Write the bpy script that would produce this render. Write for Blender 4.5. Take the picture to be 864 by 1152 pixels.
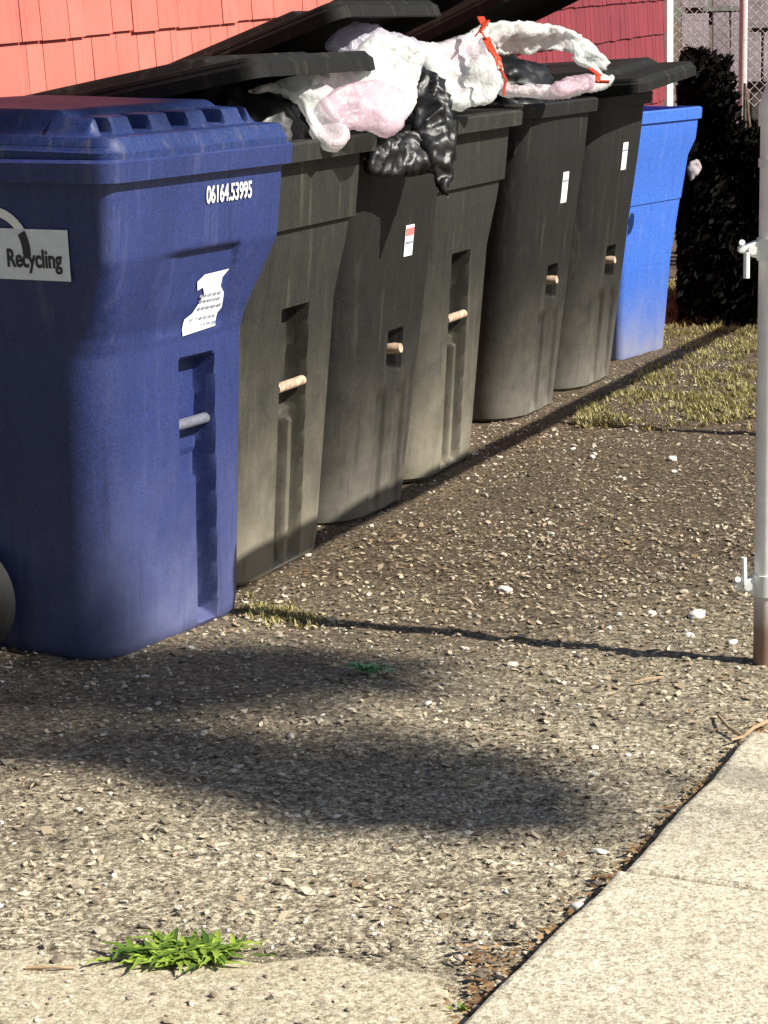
import bpy, bmesh, math, random
from mathutils import Vector, Matrix, noise
rad = math.radians
random.seed(7)
for o in list(bpy.data.objects): bpy.data.objects.remove(o)
scene = bpy.context.scene
COL = scene.collection

# ------------------------------------------------------------------ camera, sky, sun, exposure
CAM_H = 1.30
PITCH = rad(12.0); ROLL = rad(1.15); FPX = 2600.0
cd = bpy.data.cameras.new('camera'); cam = bpy.data.objects.new('camera', cd); COL.objects.link(cam)
cd.sensor_fit = 'HORIZONTAL'; cd.sensor_width = 36.0; cd.lens = 36.0 * FPX / 864.0
cd.clip_start = 0.05; cd.clip_end = 2000.0
_f = Vector((0, math.cos(PITCH), -math.sin(PITCH)))
_u0 = Vector((0, math.sin(PITCH), math.cos(PITCH))); _r0 = Vector((1, 0, 0))
_r = _r0 * math.cos(ROLL) - _u0 * math.sin(ROLL)
_u = _u0 * math.cos(ROLL) + _r0 * math.sin(ROLL)
m = Matrix.Identity(4)
for i in range(3):
    m[i][0] = _r[i]; m[i][1] = _u[i]; m[i][2] = -_f[i]
m[2][3] = CAM_H
cam.matrix_world = m
scene.camera = cam

SUN_H = Vector((0.908, -0.419)).normalized()      # where the sun stands, seen from above
SUN_EL = rad(40)
world = bpy.data.worlds.new("World"); scene.world = world; world.use_nodes = True
wn = world.node_tree.nodes; wl = world.node_tree.links
sky = wn.new('ShaderNodeTexSky'); sky.sky_type = 'NISHITA'; sky.sun_disc = False
sky.sun_elevation = SUN_EL; sky.sun_rotation = math.atan2(SUN_H.x, SUN_H.y)
wl.new(sky.outputs[0], wn['Background'].inputs[0]); wn['Background'].inputs[1].default_value = 0.05
sd = bpy.data.lights.new('sun', 'SUN'); sd.energy = 5.0; sd.angle = rad(0.6); sd.color = (1.0, 0.95, 0.85)
sun = bpy.data.objects.new('sun', sd); COL.objects.link(sun)
SD = Vector((SUN_H.x * math.cos(SUN_EL), SUN_H.y * math.cos(SUN_EL), math.sin(SUN_EL)))
sun.rotation_euler = SD.to_track_quat('Z', 'Y').to_euler()
scene.view_settings.view_transform = 'Standard'; scene.view_settings.look = 'None'
scene.view_settings.gamma = 1.0; scene.view_settings.use_curve_mapping = False
scene.view_settings.exposure = 0.82

# ------------------------------------------------------------------ helpers
def tag(o, label=None, cat=None, group=None, kind=None):
    if label: o['label'] = label
    if cat: o['category'] = cat
    if group: o['group'] = group
    if kind: o['kind'] = kind
    return o

def thing(name, label, cat, mat=None, group=None):
    o = bpy.data.objects.new(name, None); COL.objects.link(o)
    o.empty_display_size = 0.1
    if mat is not None: o.matrix_world = mat
    return tag(o, label, cat, group)

def mesh_obj(name, me, parent=None):
    o = bpy.data.objects.new(name, me); COL.objects.link(o)
    if parent is not None: o.parent = parent
    return o

def build(name, bm, mat, parent=None, smooth=True, ang=35):
    bmesh.ops.recalc_face_normals(bm, faces=bm.faces[:])
    me = bpy.data.meshes.new(name); bm.to_mesh(me); bm.free()
    if mat is not None: me.materials.append(mat)
    if smooth:
        for p in me.polygons: p.use_smooth = True
        me.set_sharp_from_angle(angle=rad(ang))
    return mesh_obj(name, me, parent)

def pydata(name, vs, fs, mat, parent=None, smooth=False, ang=35):
    me = bpy.data.meshes.new(name); me.from_pydata(vs, [], fs); me.update()
    if mat is not None: me.materials.append(mat)
    if smooth:
        for p in me.polygons: p.use_smooth = True
        me.set_sharp_from_angle(angle=rad(ang))
    return mesh_obj(name, me, parent)

def box(bm, c, s, bev=0.0, rot=None):
    g = bmesh.ops.create_cube(bm, size=1.0); vs = g['verts']
    for v in vs: v.co = Vector((v.co.x * s[0], v.co.y * s[1], v.co.z * s[2]))
    if bev:
        es = list({e for v in vs for e in v.link_edges})
        r = bmesh.ops.bevel(bm, geom=es, offset=bev, segments=2, profile=0.7, affect='EDGES')
        vs = list({v for f in r['faces'] for v in f.verts} | {v for v in vs if v.is_valid})
    for v in vs:
        co = v.co
        if rot is not None: co = rot @ co
        v.co = co + Vector(c)
    return vs

def tube(bm, pts, r, seg=8, cap=True):
    pts = [Vector(p) for p in pts]; rings = []
    for i, p in enumerate(pts):
        d = (pts[min(i + 1, len(pts) - 1)] - pts[max(i - 1, 0)]).normalized()
        a = d.orthogonal().normalized() if i == 0 else (rings_a - d * rings_a.dot(d)).normalized()
        rings_a = a; b = d.cross(a)
        rr = r[i] if isinstance(r, (list, tuple)) else r
        rings.append([bm.verts.new(p + (a * math.cos(t) + b * math.sin(t)) * rr)
                      for t in [2 * math.pi * k / seg for k in range(seg)]])
    for i in range(len(rings) - 1):
        for k in range(seg):
            bm.faces.new((rings[i][k], rings[i][(k + 1) % seg], rings[i + 1][(k + 1) % seg], rings[i + 1][k]))
    if cap:
        bm.faces.new(rings[0][::-1]); bm.faces.new(rings[-1])

def lathe(bm, prof, c=(0, 0, 0), seg=24, axis='Z'):
    rings = []
    for (r, h) in prof:
        ring = []
        for k in range(seg):
            t = 2 * math.pi * k / seg
            p = Vector((r * math.cos(t), r * math.sin(t), h))
            if axis == 'Y': p = Vector((p.x, p.z, p.y))
            if axis == 'X': p = Vector((p.z, p.x, p.y))
            ring.append(bm.verts.new(p + Vector(c)))
        rings.append(ring)
    for i in range(len(rings) - 1):
        for k in range(seg):
            bm.faces.new((rings[i][k], rings[i][(k + 1) % seg], rings[i + 1][(k + 1) % seg], rings[i + 1][k]))
    bm.faces.new(rings[0][::-1]); bm.faces.new(rings[-1])

def at(x, y, Y):
    """world point seen at photo pixel (x, y) standing Y metres north of the camera"""
    v = _f + _r * ((x - 432) / FPX) - _u * ((y - 576) / FPX)
    return Vector((0, 0, CAM_H)) + v * (Y / v.y)
def atz(x, y, z=0.0):
    v = _f + _r * ((x - 432) / FPX) - _u * ((y - 576) / FPX)
    return Vector((0, 0, CAM_H)) + v * ((z - CAM_H) / v.z)

def fbm(p, s=1.0, o=4): return noise.fractal(Vector(p) * s, 1.0, 2.0, o)

# ------------------------------------------------------------------ materials
class NT:
    def __init__(s, name):
        s.m = bpy.data.materials.new(name); s.m.use_nodes = True
        s.n = s.m.node_tree.nodes; s.l = s.m.node_tree.links
        s.b = s.n['Principled BSDF']; s.tc = s.n.new('ShaderNodeTexCoord')
    def noise(s, scale, detail=4, rough=0.6, coord='Object', stretch=None, dist=0.0):
        t = s.n.new('ShaderNodeTexNoise'); t.inputs['Scale'].default_value = scale
        t.inputs['Detail'].default_value = detail; t.inputs['Roughness'].default_value = rough
        t.inputs['Distortion'].default_value = dist
        if stretch:
            mp = s.n.new('ShaderNodeMapping'); mp.inputs['Scale'].default_value = stretch
            s.l.new(s.tc.outputs[coord], mp.inputs[0]); s.l.new(mp.outputs[0], t.inputs[0])
        else: s.l.new(s.tc.outputs[coord], t.inputs[0])
        return t.outputs['Fac']
    def voronoi(s, scale, feature='F1', out='Distance', stretch=None):
        t = s.n.new('ShaderNodeTexVoronoi'); t.feature = feature; t.inputs['Scale'].default_value = scale
        if stretch:
            mp = s.n.new('ShaderNodeMapping'); mp.inputs['Scale'].default_value = stretch
            s.l.new(s.tc.outputs['Object'], mp.inputs[0]); s.l.new(mp.outputs[0], t.inputs[0])
        else: s.l.new(s.tc.outputs['Object'], t.inputs[0])
        return t.outputs[out]
    def ramp(s, fac, stops):
        r = s.n.new('ShaderNodeValToRGB'); e = r.color_ramp.elements
        while len(e) > 1: e.remove(e[0])
        e[0].position = stops[0][0]; e[0].color = col4(stops[0][1])
        for p, c in stops[1:]:
            k = e.new(p); k.color = col4(c)
        s.l.new(fac, r.inputs[0]); return r.outputs[0]
    def mix(s, fac, a, b, mode='MIX'):
        r = s.n.new('ShaderNodeMix'); r.data_type = 'RGBA'; r.blend_type = mode; r.clamp_factor = True
        for v, k in ((fac, 0), (a, 6), (b, 7)):
            if isinstance(v, bpy.types.NodeSocket): s.l.new(v, r.inputs[k])
            elif k == 0: r.inputs[0].default_value = v
            else: r.inputs[k].default_value = col4(v)
        return r.outputs[2]
    def math(s, op, a, b=0.0, clamp=False):
        r = s.n.new('ShaderNodeMath'); r.operation = op; r.use_clamp = clamp
        for i, v in enumerate((a, b)):
            if isinstance(v, bpy.types.NodeSocket): s.l.new(v, r.inputs[i])
            else: r.inputs[i].default_value = v
        return r.outputs[0]
    def sep(s, coord='Object'):
        r = s.n.new('ShaderNodeSeparateXYZ'); s.l.new(s.tc.outputs[coord], r.inputs[0]); return r.outputs
    def bump(s, h, strength=0.3, dist=0.01, prev=None):
        b = s.n.new('ShaderNodeBump'); b.inputs['Strength'].default_value = strength
        b.inputs['Distance'].default_value = dist; s.l.new(h, b.inputs['Height'])
        if prev is not None: s.l.new(prev, b.inputs['Normal'])
        return b.outputs[0]
    def out(s, color=None, rough=None, normal=None):
        for v, k in ((color, 'Base Color'), (rough, 'Roughness')):
            if v is None: continue
            if isinstance(v, bpy.types.NodeSocket): s.l.new(v, s.b.inputs[k])
            elif k == 'Roughness': s.b.inputs[k].default_value = v
            else: s.b.inputs[k].default_value = col4(v)
        if normal is not None: s.l.new(normal, s.b.inputs['Normal'])
        return s.m
def col4(c):
    if isinstance(c, (int, float)): return (c, c, c, 1)
    return (c[0], c[1], c[2], 1)

def plastic(name, base, dust=(0.33, 0.28, 0.20), dust_amt=0.6, dust_h=0.45, rough=0.42, speck=0.25, spec=0.30):
    t = NT(name)
    n1 = t.noise(260, 3, 0.7); n2 = t.noise(5, 5, 0.65); n3 = t.noise(60, 5, 0.75, stretch=(1, 1, 0.25))
    dark = tuple(c * 0.45 for c in base); lite = tuple(min(1, c * 1.6 + 0.006) for c in base)
    oi = t.n.new('ShaderNodeObjectInfo'); va = t.n.new('ShaderNodeVectorMath'); va.operation = 'MULTIPLY_ADD'
    t.l.new(oi.outputs['Random'], va.inputs[0]); va.inputs[1].default_value = (31, 17, 0); t.l.new(t.tc.outputs['Object'], va.inputs[2])
    c = t.ramp(n1, [(0.30, dark), (0.5, base), (0.72, lite)])
    # dust and splashed soil: dense near the foot, thin scuffs higher up
    z = t.sep()[2]
    g = t.math('SUBTRACT', 1.0, t.math('DIVIDE', z, dust_h), True)
    vv = t.n.new('ShaderNodeTexNoise'); vv.inputs['Scale'].default_value = 7; vv.inputs['Detail'].default_value = 6; vv.inputs['Roughness'].default_value = .7; t.l.new(va.outputs[0], vv.inputs[0])
    g = t.math('MULTIPLY', g, t.math('ADD', g, t.math('MULTIPLY', t.math('SUBTRACT', vv.outputs[0], .42), 1.6)), True)
    streak = t.math('MULTIPLY', t.math('SUBTRACT', n3, 0.35, True), 2.0)
    fac = t.math('ADD', t.math('MULTIPLY', g, dust_amt), t.math('MULTIPLY', streak, speck * 0.55), True)
    fac = t.math('MULTIPLY', fac, t.math('ADD', t.math('MULTIPLY', n2, 1.3), 0.25), True)
    c = t.mix(fac, c, dust)
    sc = t.noise(38, 6, 0.8, stretch=(1, 1, 1), dist=1.5)
    c = t.mix(t.ramp(sc, [(0.66, 0), (0.72, 0.35)]), c, tuple(min(1, b * 1.8 + .018) for b in base))
    dr = t.n.new('ShaderNodeMapping'); dr.inputs['Scale'].default_value = (26, 26, 1.6); t.l.new(va.outputs[0], dr.inputs[0])
    dn = t.n.new('ShaderNodeTexNoise'); dn.inputs['Scale'].default_value = 1.0; dn.inputs['Detail'].default_value = 5; dn.inputs['Roughness'].default_value = .65; t.l.new(dr.outputs[0], dn.inputs[0])
    c = t.mix(t.math('MULTIPLY', t.ramp(dn.outputs[0], [(0.56, 0), (0.72, 1)]), speck * .9 + .05), c, dust)
    c = t.mix(t.math('MULTIPLY', t.ramp(dn.outputs[0], [(0.28, 1), (0.42, 0)]), .5), c, tuple(b * .4 for b in base))
    s3 = t.n.new('ShaderNodeTexNoise'); s3.inputs['Scale'].default_value = 55; s3.inputs['Detail'].default_value = 4; s3.inputs['Roughness'].default_value = .8; t.l.new(va.outputs[0], s3.inputs[0])
    c = t.mix(t.ramp(s3.outputs[0], [(0.66, 0), (0.74, .5)]), c, tuple(min(1, b * 2.0 + .018) for b in base))
    nr = t.bump(n1, 0.35, 0.0015)
    nr = t.bump(t.noise(14, 4, 0.6), 0.25, 0.006, nr)
    r = t.math('ADD', t.math('MULTIPLY', n2, 0.25), rough)
    t.b.inputs['Specular IOR Level'].default_value = spec
    return t.out(c, r, nr)

def simple(name, base, rough=0.5, var=0.3, scale=40, bump=0.2, bscale=120, bdist=0.002, metal=0.0, spec=None):
    t = NT(name)
    n = t.noise(scale, 5, 0.65)
    c = t.ramp(n, [(0.3, tuple(c * (1 - var) for c in base)), (0.7, tuple(min(1, c * (1 + var)) for c in base))])
    t.b.inputs['Metallic'].default_value = metal
    if spec is not None: t.b.inputs['Specular IOR Level'].default_value = spec
    return t.out(c, rough, t.bump(t.noise(bscale, 4, 0.6), bump, bdist))

M = {}
M['blue'] = plastic('navy_blue_plastic', (0.012, 0.025, 0.118), dust=(0.16, 0.17, 0.30), dust_amt=0.50, dust_h=0.55, speck=0.15, rough=.40, spec=.5)
M['blue_lid'] = plastic('navy_blue_lid_plastic', (0.010, 0.026, 0.115), dust_amt=0.0, speck=0.15, rough=0.36)
M['can'] = plastic('bright_blue_plastic', (0.040, 0.130, 0.52), dust=(0.30, 0.30, 0.34), dust_amt=0.75, dust_h=0.34, speck=0.10)
M['dark_a'] = plastic('charcoal_plastic', (0.016, 0.0165, 0.0145), dust=(0.21,.19,.145), dust_amt=1.0, dust_h=0.66, speck=0.17, rough=0.5)
M['dark_b'] = plastic('black_olive_plastic', (0.0075, 0.0075, 0.0072), dust=(0.15,.138,.115), dust_amt=0.85, dust_h=0.55, speck=0.12, rough=0.5)
M['lid'] = plastic('black_lid_plastic', (0.0045, 0.0048, 0.0045), dust_amt=0.0, speck=0.05, rough=0.6, spec=.22)
M['inside'] = simple('dark_inside_plastic', (0.006, 0.006, 0.006), 0.8)
M['bar'] = simple('galvanised_catch_bar', (0.44, 0.32, 0.23), 0.5, 0.5, 45)
M['bar_grey'] = simple('grey_catch_bar', (0.13, 0.135, 0.17), 0.4, 0.25, 60)
M['rubber'] = simple('black_rubber', (0.012, 0.012, 0.012), 0.7)
M['hub'] = simple('grey_hub_plastic', (0.05, 0.05, 0.055), 0.5)
M['white'] = simple('white_vinyl', (0.78, 0.80, 0.80), 0.4, 0.08, 30, 0.05)
M['label'] = simple('pale_label_vinyl', (0.66, 0.72, 0.78), 0.4, 0.10, 30, 0.05)
M['ink'] = simple('dark_ink', (0.015, 0.018, 0.03), 0.5)
M['ink_grey'] = simple('faded_grey_ink', (0.22, 0.24, 0.30), 0.5)
M['pink_ink'] = simple('faded_pink_ink', (0.55, 0.16, 0.16), 0.5)
M['steel'] = simple('galvanised_steel', (0.70, 0.72, 0.72), 0.5, 0.12, 30, 0.25, 200, 0.001, metal=0.1)
def pole_mat():
    t = NT('white_galvanised_post')
    z = t.sep()[2]; n = t.noise(28, 5, .7)
    f = t.math('SUBTRACT', 1.0, t.math('DIVIDE', z, .20), True); f = t.math('MULTIPLY', f, t.math('ADD', n, .6), True)
    c = t.ramp(t.noise(14, 4, .6), [(.35, (.70, .70, .68)), (.7, (.86, .86, .84))])
    c = t.mix(t.ramp(f, [(.12, 0), (.75, .9)]), c, (.20, .09, .045)); return t.out(c, .5, t.bump(n, .2, .002))
M['pole'] = pole_mat()
M['wire'] = simple('galvanised_wire', (0.62, 0.55, 0.57), 0.5, 0.2, 60, metal=0.1)
M['post'] = simple('weathered_pink_grey_post', (0.52, 0.44, 0.43), 0.6, 0.2, 30)
M['black_steel'] = simple('black_steel_strap', (0.30, 0.31, 0.32), 0.45, metal=0.4)

def bag_mat(name, base, trans=0.45, rough=0.22, thin=0.12, tint=0.0):
    t = NT(name)
    n = t.noise(9, 5, 0.6)
    c = t.ramp(n, [(0.35, tuple(b * 0.86 for b in base)), (0.7, base)])
    c = t.mix(t.ramp(t.noise(6, 3, 0.5, dist=.8), [(0.45, 0), (0.62, tint)]), c, (0.80, 0.56, 0.66))
    nr = t.bump(t.noise(20, 5, 0.55, dist=1.6), 0.35, 0.010)
    cr1 = t.voronoi(24, 'DISTANCE_TO_EDGE', stretch=(1, 1.6, .7)); nr = t.bump(t.ramp(cr1, [(0, 0), (.10, 1)]), 0.35, 0.004, nr)
    cr2 = t.voronoi(60, 'DISTANCE_TO_EDGE', stretch=(1.5, 1, .6)); nr = t.bump(t.ramp(cr2, [(0, 0), (.25, 1)]), 0.25, 0.002, nr)
    m_ = t.out(c, rough, nr)
    tr = t.n.new('ShaderNodeBsdfTranslucent'); tr.inputs[0].default_value = col4(base)
    t.l.new(nr, tr.inputs['Normal'])
    mx = t.n.new('ShaderNodeMixShader'); mx.inputs[0].default_value = trans
    tp = t.n.new('ShaderNodeBsdfTransparent'); m2 = t.n.new('ShaderNodeMixShader'); m2.inputs[0].default_value = thin
    o = t.n['Material Output']
    t.l.new(t.b.outputs[0], mx.inputs[1]); t.l.new(tr.outputs[0], mx.inputs[2])
    t.l.new(mx.outputs[0], m2.inputs[1]); t.l.new(tp.outputs[0], m2.inputs[2]); t.l.new(m2.outputs[0], o.inputs[0])
    return m_
M['bag_white'] = bag_mat('white_film', (0.80, 0.83, 0.82), tint=0.55)
M['bag_pink'] = bag_mat('pink_film', (0.82, 0.62, 0.72), thin=0.55)
M['bag_lilac'] = bag_mat('lilac_film', (0.62, 0.58, 0.68))
M['red_tie'] = bag_mat('red_tie_film', (0.75, 0.09, 0.04), 0.25, thin=0.0)
M['bag_black'] = (lambda t: t.out((0.004, 0.004, 0.005), 0.46, t.bump(t.noise(11, 3, 0.5, dist=1.2), 0.35, 0.006)))(NT('black_film'))
M['card'] = simple('brown_card', (0.20, 0.13, 0.08), 0.7)

def shingle_mat(name, base):
    t = NT(name)
    at_ = t.n.new('ShaderNodeAttribute'); at_.attribute_name = 'tone'
    g = t.noise(30, 5, 0.7, stretch=(1.0, 1.0, 0.06))
    c = t.ramp(t.noise(3, 4, 0.6), [(0.3, tuple(b * 0.85 for b in base)), (0.7, tuple(min(1, b * 1.12) for b in base))])
    c = t.mix(1.0, c, at_.outputs['Color'], 'MULTIPLY')
    c = t.mix(t.ramp(g, [(0.25, 0.55), (0.45, 0)]), c, tuple(b * 0.45 for b in base))
    sp = t.noise(180, 3, 0.7)
    c = t.mix(t.ramp(sp, [(0.55, 0), (0.72, 0.30)]), c, tuple(min(1, b * 1.3 + 0.08) for b in base))
    nr = t.bump(t.noise(70, 5, 0.7, stretch=(1, 1, 0.08)), 0.5, 0.004)
    return t.out(c, 0.75, nr)
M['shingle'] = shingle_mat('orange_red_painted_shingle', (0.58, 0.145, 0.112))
M['shingle_dark'] = shingle_mat('crimson_shingle', (0.19, 0.020, 0.032))  # far stretch of wall, darker and redder than the near shingles
M['trim'] = simple('white_painted_trim', (0.75, 0.70, 0.64), 0.6, 0.12, 25, 0.2)
M['foundation'] = simple('dark_concrete', (0.06, 0.055, 0.05), 0.9, 0.3, 12, 0.5, 40, 0.01)
M['panel'] = simple('weathered_grey_boards', (0.27, 0.24, 0.26), 0.8, 0.35, 8, 0.5, 60, 0.005)

def ground_mat():
    t = NT('soil_and_gravel')
    X, Y, Z = t.sep()[0], t.sep()[1], t.sep()[2]
    big = t.noise(1.6, 5, 0.6); fine = t.noise(95, 4, 0.75); mid = t.noise(28, 5, 0.7)
    vor = t.voronoi(150, 'F1', 'Color'); vsep = t.n.new('ShaderNodeSeparateXYZ'); t.l.new(vor, vsep.inputs[0])
    soil = t.ramp(fine, [(0.34, (0.022, 0.015, 0.008)), (0.48, (0.088, 0.060, 0.033)), (0.60, (0.20, 0.145, 0.085)), (0.70, (0.60, 0.49, 0.32))])
    chips = t.ramp(vsep.outputs[0], [(0.0, (0.06, 0.046, 0.032)), (0.2, (0.20, 0.16, 0.105)), (0.5, (0.42, 0.35, 0.235)), (0.75, (0.64, 0.56, 0.41)), (1.0, (0.82, 0.76, 0.62))])
    chips = t.mix(0.68, chips, t.ramp(t.noise(125, 5, 0.82), [(0.40, (0.06, 0.046, 0.03)), (0.47, (0.34, 0.28, 0.18)), (0.53, (0.70, 0.61, 0.42)), (0.60, (1.0, 0.93, 0.74))]))
    chips = t.mix(t.ramp(mid, [(0.35, 0.6), (0.6, 0.0)]), chips, (0.10, 0.08, 0.055))
    # d: how far toward the open forecourt (near the camera the loose chips lie bare)
    d = t.math('ADD', t.math('MULTIPLY', X, -0.35), Y)
    d = t.math('ADD', d, t.math('MULTIPLY', t.math('SUBTRACT', big, 0.5), 1.4))
    near = t.n.new('ShaderNodeMapRange'); t.l.new(d, near.inputs[0])
    near.inputs[1].default_value = 5.25; near.inputs[2].default_value = 3.6
    near = near.outputs[0]
    c = t.mix(near, soil, chips)
    # sparse pale chips everywhere
    v2 = t.voronoi(55, 'F1', 'Distance'); n5 = t.noise(20, 3, 0.6)
    sp = t.math('MULTIPLY', t.ramp(v2, [(0.10, 1), (0.20, 0)]), t.ramp(n5, [(0.50, 0), (0.58, 1)]))
    c = t.mix(t.math('MULTIPLY', sp, 0.8), c, (0.55, 0.47, 0.36))
    # bands of dark damp soil
    n6 = t.noise(3.2, 5, 0.6, stretch=(0.7, 1.6, 1))
    c = t.mix(t.ramp(n6, [(0.52, 0), (0.68, 0.5)]), c, (0.07, 0.052, 0.036))
    g1 = t.noise(62, 3, 0.7, stretch=(1, 1.25, 1)); c = t.mix(1.0, c, t.ramp(g1, [(0.34, (0.34, 0.32, 0.30)), (0.47, (0.85, 0.83, 0.80)), (0.60, (1.0, 1.0, 1.0))]), 'MULTIPLY')
    c = t.mix(t.math('MULTIPLY', t.ramp(g1, [(0.58, 0), (0.68, .8)]), near), c, (0.95, 0.84, 0.62))
    nr = t.bump(fine, 0.8, 0.012); nr = t.bump(v2, 0.5, 0.01, nr)
    return t.out(c, 0.92, nr)
M['ground'] = ground_mat()

def concrete_mat(name, base, warm):
    t = NT(name)
    vor = t.voronoi(240, 'F1', 'Color'); vs = t.n.new('ShaderNodeSeparateXYZ'); t.l.new(vor, vs.inputs[0])
    fine = t.noise(140, 4, 0.75); big = t.noise(3, 5, 0.65)
    c = t.ramp(fine, [(0.28, tuple(b * 0.5 for b in base)), (0.5, base), (0.75, tuple(min(1, b * 1.35) for b in base))])
    c = t.mix(t.ramp(vs.outputs[0], [(0.66, 0), (0.9, 0.75)]), c, tuple(b * 0.40 for b in base))
    c = t.mix(t.ramp(vs.outputs[1], [(0.72, 0), (0.9, 0.7)]), c, tuple(min(1, b * 1.45) for b in base))
    st_ = t.noise(11, 6, 0.7, stretch=(.5, 2.5, 1)); c = t.mix(t.ramp(st_, [(0.56, 0), (0.70, 0.45)]), c, tuple(b * 0.55 for b in base))
    c = t.mix(t.ramp(big, [(0.40, 0), (0.68, 0.55)]), c, warm)
    g1 = t.noise(75, 3, 0.7); c = t.mix(1.0, c, t.ramp(g1, [(0.33, (0.55, 0.52, 0.48)), (0.47, (0.92, 0.91, 0.89)), (0.62, (1.0, 1.0, 1.0))]), 'MULTIPLY')
    c = t.mix(t.ramp(g1, [(0.58, 0), (0.68, .5)]), c, (0.85, 0.80, 0.68))
    nr = t.bump(fine, 0.6, 0.006); nr = t.bump(t.noise(18, 5, .6), .3, .006, nr)
    return t.out(c, 0.9, nr)
M['slab'] = concrete_mat('pale_worn_concrete', (0.62, 0.56, 0.43), (0.50, 0.44, 0.33))
M['slab_warm'] = concrete_mat('sandy_worn_concrete', (0.50, 0.44, 0.32), (0.44, 0.37, 0.25))
M['stone'] = simple('pale_stone', (0.62, 0.60, 0.54), 0.7, 0.2, 60)
M['chip'] = (lambda t: t.out(t.ramp((lambda a: a.outputs['Fac'])((lambda a: (setattr(a, 'attribute_name', 'tone'), a)[1])(t.n.new('ShaderNodeAttribute'))),
     [(0, (0.07, 0.055, 0.04)), (0.4, (0.22, 0.18, 0.13)), (0.75, (0.40, 0.35, 0.27)), (1, (0.66, 0.62, 0.54))]), 0.85))(NT('gravel_chips'))

def leaf_mat(name, a, b, trans=0.3):
    t = NT(name)
    at_ = t.n.new('ShaderNodeAttribute'); at_.attribute_name = 'tone'
    c = t.ramp(at_.outputs['Fac'], [(0, a), (1, b)])
    t.out(c, 0.6)
    tr = t.n.new('ShaderNodeBsdfTranslucent'); t.l.new(c, tr.inputs[0])
    mx = t.n.new('ShaderNodeMixShader'); mx.inputs[0].default_value = trans
    t.l.new(t.b.outputs[0], mx.inputs[1]); t.l.new(tr.outputs[0], mx.inputs[2]); t.l.new(mx.outputs[0], t.n['Material Output'].inputs[0])
    return t.m
M['leaf'] = leaf_mat('tree_leaf', (0.03, 0.06, 0.015), (0.08, 0.13, 0.03), 0.15)
M['weed'] = leaf_mat('weed_leaf', (0.03, 0.10, 0.010), (0.42, 0.56, 0.08), 0.3)
M['mint'] = leaf_mat('pale_green_leaf', (0.22, 0.42, 0.20), (0.50, 0.75, 0.45), 0.3)
M['grass'] = leaf_mat('dry_grass', (0.13, 0.11, 0.03), (0.52, 0.45, 0.19), 0.3)
M['shade_hedge'] = leaf_mat('painted_shade_leaf', (0.001, 0.001, 0.0008), (0.004, 0.003, 0.002), 0.0)  # near black leaves: the deep shade here is put into the colour
M['shade_hedge'].node_tree.nodes['Principled BSDF'].inputs['Specular IOR Level'].default_value = 0.05
M['debris'] = leaf_mat('fallen_leaf', (0.10, 0.05, 0.022), (0.42, 0.27, 0.13), 0.1)
M['fleck'] = leaf_mat('pale_leaf_flake', (0.20, 0.13, 0.07), (0.68, 0.58, 0.42), 0.15)
M['bark'] = simple('bark', (0.10, 0.07, 0.05), 0.9, 0.4, 20, 0.8, 30, 0.02)
M['twig'] = simple('dry_twig', (0.40, 0.28, 0.17), 0.8, 0.3, 40)

def set_tone(o, vals):
    """one value per face"""
    me = o.data; a = me.attributes.new('tone', 'FLOAT_COLOR', 'FACE')
    flat = []
    for v in vals: flat += [v, v, v, 1.0]
    a.data.foreach_set('color', flat)

# ------------------------------------------------------------------ the row of carts: frame
ROW = rad(20.3)                                   # the row runs away to the right
U = Vector((math.sin(ROW), math.cos(ROW), 0)); N = Vector((math.cos(ROW), -math.sin(ROW), 0))
B0 = Vector((-0.277, 5.227, 0.0))
def rowpt(s, n=0.0, z=0.0): return B0 + U * s + N * n + Vector((0, 0, z))
def frame(p, ang):
    """local +x faces out of the row, +y runs away along it"""
    return Matrix.Translation(p) @ Matrix.Rotation(-ang, 4, 'Z')

# ------------------------------------------------------------------ ground
def hgt(x, y):
    h = 0.010 * fbm((x, y, 0), 1.3) + 0.006 * fbm((x, y, 5), 9, 3)
    h += 0.004 * fbm((x, y, 9), 30, 2)
    return h
def ground():
    xs, ys = [], []
    x = -3.0
    while x < 3.4: xs.append(x); x += 0.022 if -1.2 < x < 1.9 else 0.1
    y = 1.6
    while y < 13.0: ys.append(y); y += 0.022 if 2.5 < y < 6 else (0.035 if y < 10.5 else 0.15)
    xs = [-400, -60, -12, -5] + xs + [5, 12, 60, 400]; ys = [-400, -60, -6, 0.5] + ys + [16, 30, 80, 400]
    vs = []
    for yy in ys:
        for xx in xs:
            vs.append((xx, yy, hgt(xx, yy) if abs(xx) < 4 and 1 < yy < 14 else 0.0))
    nx = len(xs)
    fs = [(j * nx + i, j * nx + i + 1, (j + 1) * nx + i + 1, (j + 1) * nx + i) for j in range(len(ys) - 1) for i in range(nx - 1)]
    o = pydata('ground', vs, fs, M['ground'], smooth=True, ang=180)
    tag(o, kind='structure')
ground()

def in_poly(x, y, P):
    c = False; j = len(P) - 1
    for i in range(len(P)):
        if (P[i][1] > y) != (P[j][1] > y) and x < (P[j][0] - P[i][0]) * (y - P[i][1]) / (P[j][1] - P[i][1]) + P[i][0]: c = not c
        j = i
    return c

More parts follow.
